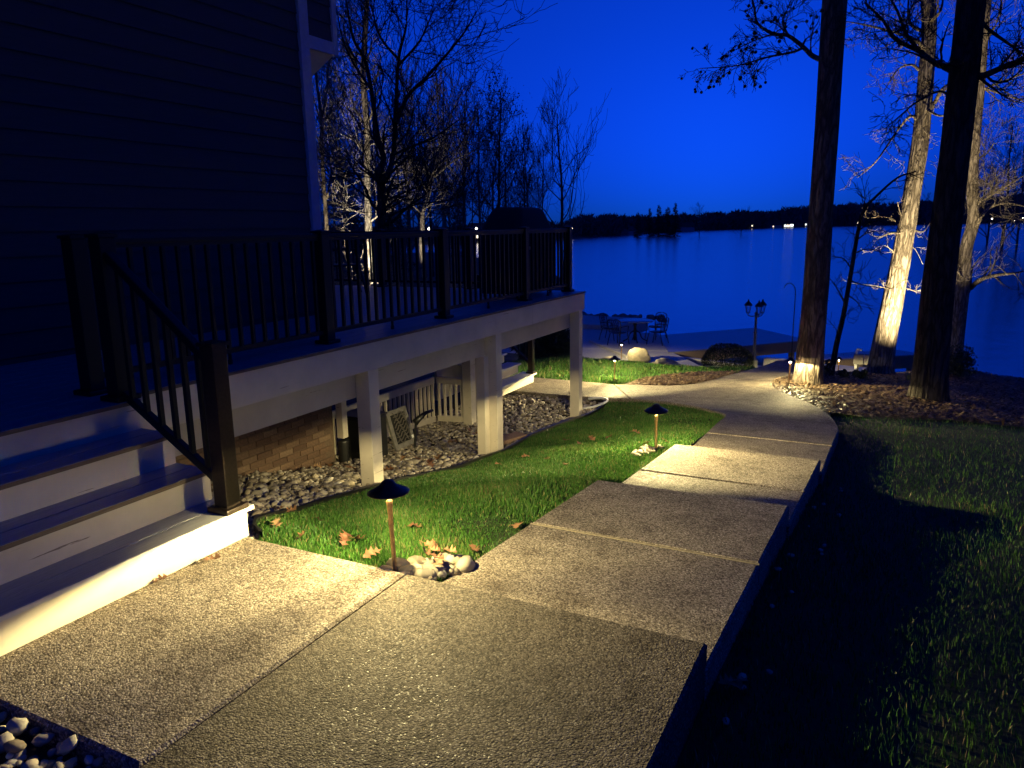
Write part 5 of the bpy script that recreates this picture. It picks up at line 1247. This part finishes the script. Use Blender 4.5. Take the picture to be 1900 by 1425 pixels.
w.twigs_along(np.array(pl), np.full(len(pl), .02), 14, .4, 1, g5)
w.obj('crown', 'bark_black', t5)

# landscape uplights
def uplight(x, y, target, label, power, size=50, blend=.6, col=(1.0, .80, .48)):
    z = gz(x, y); u = empty('uplight', (x, y, z), label, 'lamp', 'small black uplights under the lit trees')
    d = np.array(target, float) - np.array([x, y, z + .14]); d /= np.linalg.norm(d); b_ = np.array([x, y, z + .12])
    MB().tube([b_ - d * .06, b_ - d * .05, b_ + d * .05, b_ + d * .07], [.02, .04, .045, .05], 14).obj('housing', 'black_metal', u)
    MB().tube([(x, y, z - .06), (x, y, z + .12)], [.012, .012], 8).obj('stake', 'black_metal', u)
    ld = bpy.data.lights.new('uplight_beam', 'SPOT'); ld.energy = UPLIGHT_POWER * power; ld.spot_size = math.radians(size); ld.spot_blend = blend; ld.color = col; ld.shadow_soft_size = .03
    lo = bpy.data.objects.new('beam', ld); link(lo, u); lo.location = np.array([0, 0, .12]) + d * .085; lo.rotation_euler = Vector(d).to_track_quat('-Z', 'Y').to_euler()
    return u
uplight(0.60, 15.9, (0.25, 17.6, .75), 'small black uplight aimed at the pale leaning trunk', 1.25, 84, 1.0, (1.0, .78, .42))
uplight(1.15, 19.7, (1.9, 21.0, 2.4), 'small black uplight aimed at the grey crooked tree', .2, 60, .8)

# ------------------------------------------------------------------ trees across the yard, behind the deck
def C7(pts): return [(x / 2.714 + 500, y / 2.714) for x, y in pts]
def yard_tree(name, rng_m, trunk, limbs, mat, label, seed, tw=(8, 1.2, 2), upr=.1, minr=.006):
    g_ = np.random.default_rng(seed); tp = C7(trunk[0]); base = atr(tp[0][0], tp[0][1], rng_m); zb = gz(base[0], base[1])
    t = empty(name, (base[0], base[1], zb), label, 'tree', None)
    pts = [np.array([base[0], base[1], zb - .2])] + [atr(x, y, rng_m) for x, y in tp]
    w = Woody(); ww = trunk[1]; P, R = w.limb(pts, ww[0] * rng_m / F_PX / 2, ww[1] * rng_m / F_PX / 2, 14, 5); w.obj('trunk', mat, t)
    w = Woody(); w.twigs_along(P, R, tw[0], tw[1], tw[2], g_, minr=minr, up=upr, start=.45)
    for px, r0 in limbs:
        pb = px_limb(C7(px), rng_m, .5, g_); Pb, Rb = w.limb(pb, r0 * rng_m / F_PX / 2, .012, 7, 5)
        w.twigs_along(Pb, Rb, tw[0] + 5, tw[1], tw[2], g_, minr=minr, up=upr)
    w.obj('crown', mat, t); return t, base
bt1, _ = yard_tree('forked_tree', 19, ([(565, 1300), (565, 1160), (565, 1050), (562, 925)], (16, 15)),
    [([(562, 925), (545, 880), (575, 800), (545, 690), (512, 450), (480, 300), (425, 200), (395, 60), (380, -60)], 14), ([(562, 925), (595, 880), (622, 780), (636, 560), (650, 300), (688, 130), (690, -40)], 14),
     ([(636, 620), (700, 480), (790, 390), (900, 265), (990, 150), (1040, 60)], 8), ([(540, 910), (490, 870), (450, 845)], 5), ([(622, 780), (760, 720), (830, 690), (960, 600)], 5), ([(512, 450), (430, 330), (370, 200), (340, 60)], 5), ([(650, 300), (560, 190), (520, 60), (500, -60)], 5), ([(650, 330), (760, 200), (830, 40)], 5), ([(590, 1010), (700, 960), (820, 910)], 4), ([(600, 1090), (740, 1030), (900, 1010)], 4)],
    'bark_black', 'tall dark forked tree rising behind the deck railing', 31, (8, 1.35, 2), .12, .006)
bt2, b_ = yard_tree('tall_tree', 24, ([(505, 1330), (500, 1170), (492, 900), (492, 650), (472, 400), (480, 200), (492, 0), (500, -150)], (15, 7)),
    [([(492, 650), (420, 520), (400, 400)], 5), ([(480, 420), (400, 250), (370, 100)], 5), ([(500, 980), (560, 920), (620, 900)], 4), ([(500, 1080), (420, 1060), (340, 1050)], 4), ([(495, 800), (440, 720), (330, 660)], 4), ([(500, 1120), (600, 1060), (720, 1100)], 4)],
    'bark_grey', 'tall straight tree with a lit pale trunk behind the deck railing', 32, (9, 1.2, 2))
uplight(b_[0] + 1.0, b_[1] - 1.6, (b_[0], b_[1], 1.8), 'small black uplight under the straight pale tree behind the deck', 2.4, 32, .7, (1.0, .88, .66))
bt3, b_ = yard_tree('slender_tree', 22, ([(292, 1330), (290, 1170), (272, 900), (262, 700), (262, 600), (240, 430), (230, 300)], (9, 4)),
    [([(262, 600), (290, 450), (300, 300), (330, 150)], 4), ([(290, 1000), (310, 850), (280, 760)], 4), ([(285, 980), (245, 880), (235, 820)], 3), ([(262, 640), (230, 520), (215, 470)], 3)],
    'bark_grey', 'slender lit tree close beside the house corner board', 33, (9, 1.0, 2))
uplight(b_[0] + .7, b_[1] - 1.3, (b_[0], b_[1], 1.4), 'small black uplight under the slender tree by the house corner', .7, 26, .6)
bt4, b_ = yard_tree('spreading_tree', 33, ([(765, 1250), (770, 1160), (772, 1070), (800, 980), (820, 880)], (9, 7)),
    [([(820, 880), (860, 820), (950, 740), (1010, 640), (1060, 480)], 5), ([(820, 880), (835, 800), (880, 700), (920, 560), (990, 420)], 5), ([(800, 980), (760, 900), (720, 800), (690, 640)], 4), ([(830, 890), (940, 800), (1060, 740), (1150, 640)], 4)],
    'bark_grey', 'spreading bare tree with ochre lit forks behind the railing', 34, (7, 1.4, 2), minr=.008)
uplight(b_[0] + 1.2, b_[1] - 2.0, (b_[0], b_[1], 3.0), 'small black uplight under the spreading bare tree', .8, 40, .8, (1.0, .88, .66))

# lit brush below the straight tree
g6 = np.random.default_rng(66)
for k, (x, y, r_) in enumerate(((640, 500, 25.0), (655, 470, 26), (620, 490, 24.5), (760, 480, 27.5))):
    p = atr(x, y, r_); zb = gz(p[0], p[1]); b0 = empty('bare_shrub', (p[0], p[1], zb), 'tangle of bare pale brush behind the deck railing', 'shrub', 'bare brush behind the deck')
    w = Woody()
    for q in range(9): w.grow(np.array([p[0], p[1], zb - .05]) + g6.normal(0, .12, 3) * [1, 1, 0], np.array([g6.normal(0, .5), g6.normal(0, .5), 1.0]), 2.2, .028, 3, g6, .04, .3, minr=.009)
    w.obj('branches', 'bark_pale', b0)

# generic bare trees: four kinds of skeleton, then copies
def bare_template(seed, H, r0, lev=4, spread=.5, minr=.012, up=.16, lean=.04, bush=False):
    g_ = np.random.default_rng(seed); w = Woody(); tr = Woody()
    n = 9; P = [np.zeros(3) - [0, 0, .3]]; d = np.array([0, 0, 1.])
    for k in range(n): d = d + g_.normal(0, lean, 3); d[2] = abs(d[2]); d /= np.linalg.norm(d); P.append(P[-1] + d * H * .85 / n)
    P = smooth_curve(P, 3); R = np.linspace(r0, r0 * .22, len(P)); tr.add(P, R, 9)
    nb = 17
    for k in range(nb):
        u = .22 + .76 * (k + g_.uniform(0, 1)) / nb; i = min(int(u * (len(P) - 1)), len(P) - 2); a = g_.uniform(0, 6.28); el = g_.uniform(.5, 1.0)
        L = H * spread * (1.05 - u) * g_.uniform(.6, 1.1) + .8
        w.grow(P[i], np.array([math.cos(a), math.sin(a), el]), L, max(minr, R[i] * .42), lev - 1 if k % 2 else lev - 2, g_, up, .2, (3, 4), minr)
    return tr, w
def leafy(tips, n, size, seed, spread=.25):
    g_ = np.random.default_rng(seed); T = np.array(tips); P = T[g_.integers(0, len(T), n)] + g_.normal(0, spread, (n, 3))
    a = g_.normal(size=(n, 3)); a /= np.linalg.norm(a, axis=1)[:, None]; b_ = np.cross(a, g_.normal(size=(n, 3))); b_ /= np.linalg.norm(b_, axis=1)[:, None]; s = size * g_.uniform(.5, 1.4, n)[:, None]
    return np.stack([P - a * s, P + b_ * s * .5, P + a * s, P - b_ * s * .5], 1).reshape(-1, 3), np.arange(4 * n).reshape(-1, 4)
TEMPL = []
def template(kind, tr, w, mat, leaf=None):
    root = empty(kind, (0, 0, 0)); tr.obj('trunk', mat, root); w.obj('crown', mat, root)
    if leaf: V, Fq = leafy(w.tips, *leaf[0]); obj('foliage', V, Fq, leaf[1], root)
    return root
T_bare = template('bare_tree', *bare_template(71, 14, .16, 4), 'bark_dark')
T_tall = template('bare_tree', *bare_template(72, 17, .15, 4, .28, up=.3), 'bark_grey')
T_wide = template('bare_tree', *bare_template(73, 13, .17, 4, .62, up=.2), 'bark_dark')
tr, w = bare_template(74, 14, .16, 4, .34); T_leaf = template('leaf_holding_tree', tr, w, 'bark_black', ((1100, .08, 5, .25), 'dry_leaf_bg'))
def conifer_template(seed, H, R0, nw=26):
    g_ = np.random.default_rng(seed); tr = Woody(); tr.add(np.array([[0, 0, -.3], [0, 0, H * .5], [0, 0, H]]), [.16, .1, .02], 8); V = []; w = Woody()
    for k in range(nw):
        u = .08 + .9 * k / nw; z = H * u; L = R0 * (1 - u) ** .8 + .15
        for q in range(7):
            a = g_.uniform(0, 6.28); e = np.array([math.cos(a), math.sin(a), g_.uniform(-.25, .25)]); LL = L * g_.uniform(.65, 1.1); w.add(np.array([[0, 0, z], np.array([0, 0, z]) + e * LL * .55, np.array([0, 0, z]) + e * LL]), [.03, .02, .008], 4)
            m_ = max(6, int(46 * LL)); t = g_.uniform(.15, 1, m_); c = np.array([0, 0, z]) + e * LL * t[:, None] + g_.normal(0, .10, (m_, 3)); d = e + g_.normal(0, .5, (m_, 3)); d /= np.linalg.norm(d, axis=1)[:, None]
            s = np.cross(d, g_.normal(size=(m_, 3))); s /= np.linalg.norm(s, axis=1)[:, None]; l = g_.uniform(.12, .28, m_)[:, None]
            V.append(np.stack([c - d * l * .5, c + s * l * .22, c + d * l * .5, c - s * l * .22], 1).reshape(-1, 3))
    V = np.concatenate(V); root = empty('evergreen_tree', (0, 0, 0)); tr.obj('trunk', 'bark_black', root); w.obj('branches', 'bark_black', root); obj('foliage', V, np.arange(len(V)).reshape(-1, 4), 'needle', root); return root
T_con = conifer_template(75, 12, 2.6)
used = set()
def place_tree(T, x, y, rng_m, ytop, H0, rz, label, group=None, sxy=1.0):
    """stand a copy so that its top reaches pixel row ytop at that distance"""
    p = atr(x, 430, rng_m); zb = gz(p[0], p[1]); top = atr(x, ytop, rng_m)[2]; s = max(.15, (top - zb) / H0)
    o = T if T not in used else copy_tree(T); used.add(T); o.location = (p[0], p[1], zb); o.rotation_euler = (0, 0, rz); o.scale = (s * sxy, s * sxy, s); tag(o, label, 'tree', group); return o
GRP = 'bare trees in the wood behind the deck'; LB = 'bare dark tree in the wood behind the deck'
for k, (T, x, r_, yt, H0, sx) in enumerate(((T_tall, 655, 44, 40, 16, 1), (T_bare, 760, 48, 70, 13.5, 1), (T_tall, 815, 40, 95, 16, .9), (T_bare, 862, 55, 130, 13.5, 1.0), (T_tall, 895, 46, 150, 16, 1), (T_bare, 640, 60, 120, 13.5, 1),
        (T_tall, 980, 58, 190, 16, .8), (T_bare, 745, 75, 150, 13.5, 1), (T_tall, 910, 80, 190, 16, 1), (T_bare, 1005, 52, 235, 13.5, .7), (T_tall, 840, 90, 215, 16, 1), (T_bare, 700, 95, 200, 13.5, 1.1), (T_bare, 940, 95, 250, 13.5, 1.2), (T_tall, 615, 38, 150, 16, .8), (T_tall, 835, 36, 60, 16, 1.0), (T_tall, 790, 40, 40, 16, .9))):
    place_tree(T, x, 430, r_, yt, H0, k * 1.3, LB, GRP, sx)
place_tree(T_leaf, 925, 430, 50, 120, 13, .4, 'tree still holding clumps of dead leaves behind the covered grill', None, .85)
place_tree(T_leaf, 975, 430, 62, 225, 13, 2.0, 'leaf holding tree standing apart to the lake side of its taller twin', None, .8)
place_tree(T_leaf, 800, 430, 66, 180, 13, 3.6, 'leaf holding tree in the middle of the bare wood', None, .9)
place_tree(T_wide, 1045, 430, 55, 152, 12.5, 1.0, 'wide spreading bare tree at the water end of the wood', None, .8)
for k, (x, r_, yt) in enumerate(((640, 50, 280), (720, 66, 320), (850, 90, 350))):
    place_tree(T_con, x, 430, r_, yt, 12, k * .9, 'dark evergreen low in the wood behind the deck', 'evergreens in the wood', 1.3)
# far shore individuals
for x, yt, r_, lb, sx in ((1184, 392, 300, 'small dark evergreen on the far shore beside the white boat house', .9), (1222, 378, 305, 'tall dark evergreen on the far shore, middle of its clump', 1.0), (1252, 374, 300, 'tallest dark evergreen of the clump on the far shore', 1.0), (1205, 384, 302, 'dark evergreen on the far shore between the boat house and the clump', 1.0), (1238, 382, 308, 'dark evergreen filling the back of the far shore clump', 1.3)):
    place_tree(T_con, x, 430, r_, yt, 12, x, lb, 'evergreen clump on the far shore', sx)
place_tree(T_bare, 1298, 430, 330, 370, 13.5, 2, 'single pale bare tree standing above the far shore line', None, .9)
place_tree(T_wide, 1375, 430, 335, 383, 12.5, 2.6, 'rounded bare tree on the far shore beyond the lake', None, 1.0)
for k, (x, r_, yt) in enumerate(((1862, 150, 190), (1890, 140, 230), (1835, 170, 290), (1925, 130, 170), (1770, 260, 330), (1720, 290, 345))):
    place_tree(T_tall if k % 2 else T_bare, x, 430, r_, yt, 16 if k % 2 else 13.5, k, 'bare tree on the far bank beyond the crooked grey tree', 'bare trees on the far bank', 1.0)

# wooded far shore, one mass
def wood_mass(name, px_pts, r_of, ytop_of, n, label, seed, size):
    """twig and branch mass along the shore"""
    g_ = np.random.default_rng(seed); x = g_.uniform(px_pts[0], px_pts[1], n); V = []; base = np.empty((n, 3)); top = np.empty(n)
    for i, xx in enumerate(x):
        r_ = r_of(xx) * g_.uniform(1.0, 1.22); yt = ytop_of(xx) - 4 + g_.normal(0, 1.5) + abs(g_.normal(0, 5)); p = atr(xx, 430, r_); base[i] = (p[0], p[1], gz(p[0], p[1])); top[i] = atr(xx, yt, r_)[2]
    H = np.maximum(top - base[:, 2], 1.5)
    m_ = 110; R = np.repeat(np.arange(n), m_); u = g_.uniform(0, 1, n * m_) ** .8
    rad = (H * .45)[R] * np.sqrt(np.clip(1 - ((u - .45) / .56) ** 2, .02, 1)); a = g_.uniform(0, 6.28, n * m_); q = np.sqrt(g_.uniform(0, 1, n * m_))
    P = base[R] + np.stack([np.cos(a) * rad * q, np.sin(a) * rad * q, H[R] * (u * .93)], -1)
    d = np.stack([np.cos(a) * .6 + g_.normal(0, .4, len(a)), np.sin(a) * .6 + g_.normal(0, .4, len(a)), np.abs(g_.normal(.8, .4, len(a)))], -1); d /= np.linalg.norm(d, axis=1)[:, None]
    s = np.cross(d, g_.normal(size=d.shape)); s /= np.linalg.norm(s, axis=1)[:, None]; L = (size * g_.uniform(.5, 1.4, len(a)) * H[R] * .12)[:, None]; W = L * g_.uniform(.06, .30, len(a))[:, None]
    V = np.stack([P - d * L, P + s * W, P + d * L, P - s * W], 1).reshape(-1, 3)
    o = obj(name, V, np.arange(len(V)).reshape(-1, 4), 'far_wood'); return tag(o, label, 'wood', kind='stuff')
yt_a = np.array([[560, 424], [900, 420], [1050, 414], [1065, 400], [1090, 402], [1140, 400], [1200, 402], [1290, 399], [1340, 396], [1380, 394], [1420, 393], [1460, 387], [1500, 384], [1560, 380], [1640, 380], [1720, 374], [1800, 370], [1900, 362], [2300, 350]])
ys_a = np.array([[560, 462], [830, 453], [1000, 448], [1090, 442], [1200, 433], [1330, 427], [1500, 421], [1650, 418], [1840, 414], [1900, 413], [2300, 404]])
def r_shore(x): 
    p = atz(x, float(np.interp(x, ys_a[:, 0], ys_a[:, 1])), WATER_Z); return math.hypot(p[0], p[1]) + 9
wood_mass('far_wood', (560, 2250), r_shore, lambda x: np.interp(x, yt_a[:, 0], yt_a[:, 1]), 900, 'dark bare wood lining the far shore of the lake', 5, 1.3)

# houses and lights on the far shore
def far_house(x, rng_add, w, d, h, rh, rz, wall, wins, label, lit='window_glow'):
    r_ = r_shore(x) - 9 + rng_add; p = atr(x, 430, r_); z = max(gz(p[0], p[1]), -2.9)
    o = empty('far_house', (p[0], p[1], z), label, 'house', 'houses on the far shore'); a = math.atan2(p[1], p[0]) - math.pi / 2 + rz; ca, sa = math.cos(a), math.sin(a)
    def T(v): return (p[0] + v[0] * ca - v[1] * sa, p[1] + v[0] * sa + v[1] * ca, z + v[2])
    MB().add([T(v) for v in [(-w / 2, -d / 2, -.5), (w / 2, -d / 2, -.5), (w / 2, d / 2, -.5), (-w / 2, d / 2, -.5), (-w / 2, -d / 2, h), (w / 2, -d / 2, h), (w / 2, d / 2, h), (-w / 2, d / 2, h), (-w / 2, 0, h + rh - .1), (w / 2, 0, h + rh - .1)]],
             [(0, 3, 2, 1), (0, 1, 5, 4), (1, 2, 6, 9, 5), (2, 3, 7, 6), (3, 0, 4, 8, 7), (4, 5, 9, 8), (6, 7, 8, 9)]).obj('wall', wall, o)
    e = .4
    MB().add([T(v) for v in [(-w / 2 - e, -d / 2 - e, h - .2), (w / 2 + e, -d / 2 - e, h - .2), (w / 2 + e, 0, h + rh), (-w / 2 - e, 0, h + rh), (w / 2 + e, d / 2 + e, h - .2), (-w / 2 - e, d / 2 + e, h - .2)]], [(0, 1, 2, 3), (3, 2, 4, 5)]).obj('roof', 'roof_shingle', o)
    for (wx0, wx1, wz0, wz1, m_) in wins:
        MB().add([T(v) for v in [(wx0, -d / 2 - .06, wz0), (wx1, -d / 2 - .06, wz0), (wx1, -d / 2 - .06, wz1), (wx0, -d / 2 - .06, wz1)]], [(0, 1, 2, 3)]).obj('window', m_, o)
    return o
far_house(1435, 6, 11, 8, 2.4, 4.2, .5, 'far_wall', [(-3, -2, .8, 1.7, 'window_glow')], 'pale gabled house on the far shore with a lit porch post')
far_house(1463, 10, 12, 8, 3.2, 2.2, .1, 'far_wall_dark', [(-4.5, -2.6, .6, 2.2, 'window_cool'), (-2.2, .4, .6, 2.2, 'window_glow'), (.8, 3.6, .8, 2.6, 'window_cool')], 'low house on the far shore with a row of bright lit windows')
far_house(1500, 12, 10, 8, 3.2, 2.2, -.2, 'far_wall_dark', [(-2.6, .4, .8, 2.4, 'window_cool')], 'dark house on the far shore with one bright window beside the flared trunk')
far_house(1272, 7, 9, 9, 2.6, 2.6, .3, 'far_wall', [], 'small pale domed shed on the far shore beside the evergreen clump')
far_house(1165, 6, 8, 6, 2.0, 1.8, 1.0, 'far_wall', [], 'white boat house with sloping roof on the far shore')
far_house(1590, 26, 10, 8, 3.6, 2.4, .2, 'far_wall_dark', [(-1.6, 1.0, 2.2, 4.2, 'window_glow')], 'dark house among the far trees with one high warm window')
far_house(905, 9, 11, 8, 3.2, 2.2, .1, 'far_wall_dark', [(-4, -1.6, .8, 2.4, 'window_glow'), (.4, 1.4, .8, 2.2, 'window_glow')], 'house with warm windows glimpsed between trunks beside the covered grill')
def shore_lamp(x, rng_add, h, size, label):
    r_ = r_shore(x) - 9 + rng_add; p = atr(x, 430, r_); z = max(gz(p[0], p[1]), -2.9); o = empty('shore_lamp', (p[0], p[1], z), label, 'lamp', 'lamps on the far shore')
    MB().tube([(p[0], p[1], z - .3), (p[0], p[1], z + h)], [.08, .06], 6).obj('pole', 'iron', o); MB().lathe([(.1, -size), (size, -size * .3), (size, size * .3), (.1, size)], (p[0], p[1], z + h + size), 12).obj('globe', 'globe_glow', o, True)
SLB = 'bright lamp glowing on the far shore'
for x, ra, h, s in ((1395, 1.0, 2.0, .35), (1838, 2, 4.2, .9), (1895, 2, 4.0, .7), (1795, 2, 3.0, .45), (1880, 1, 1.2, .3), (884, 3, 3.5, .35), (797, 3, 3.5, .5), (1052, 3, 2.8, .45), (1060, 3, 3.2, .4)): shore_lamp(x, ra, h, s, SLB)
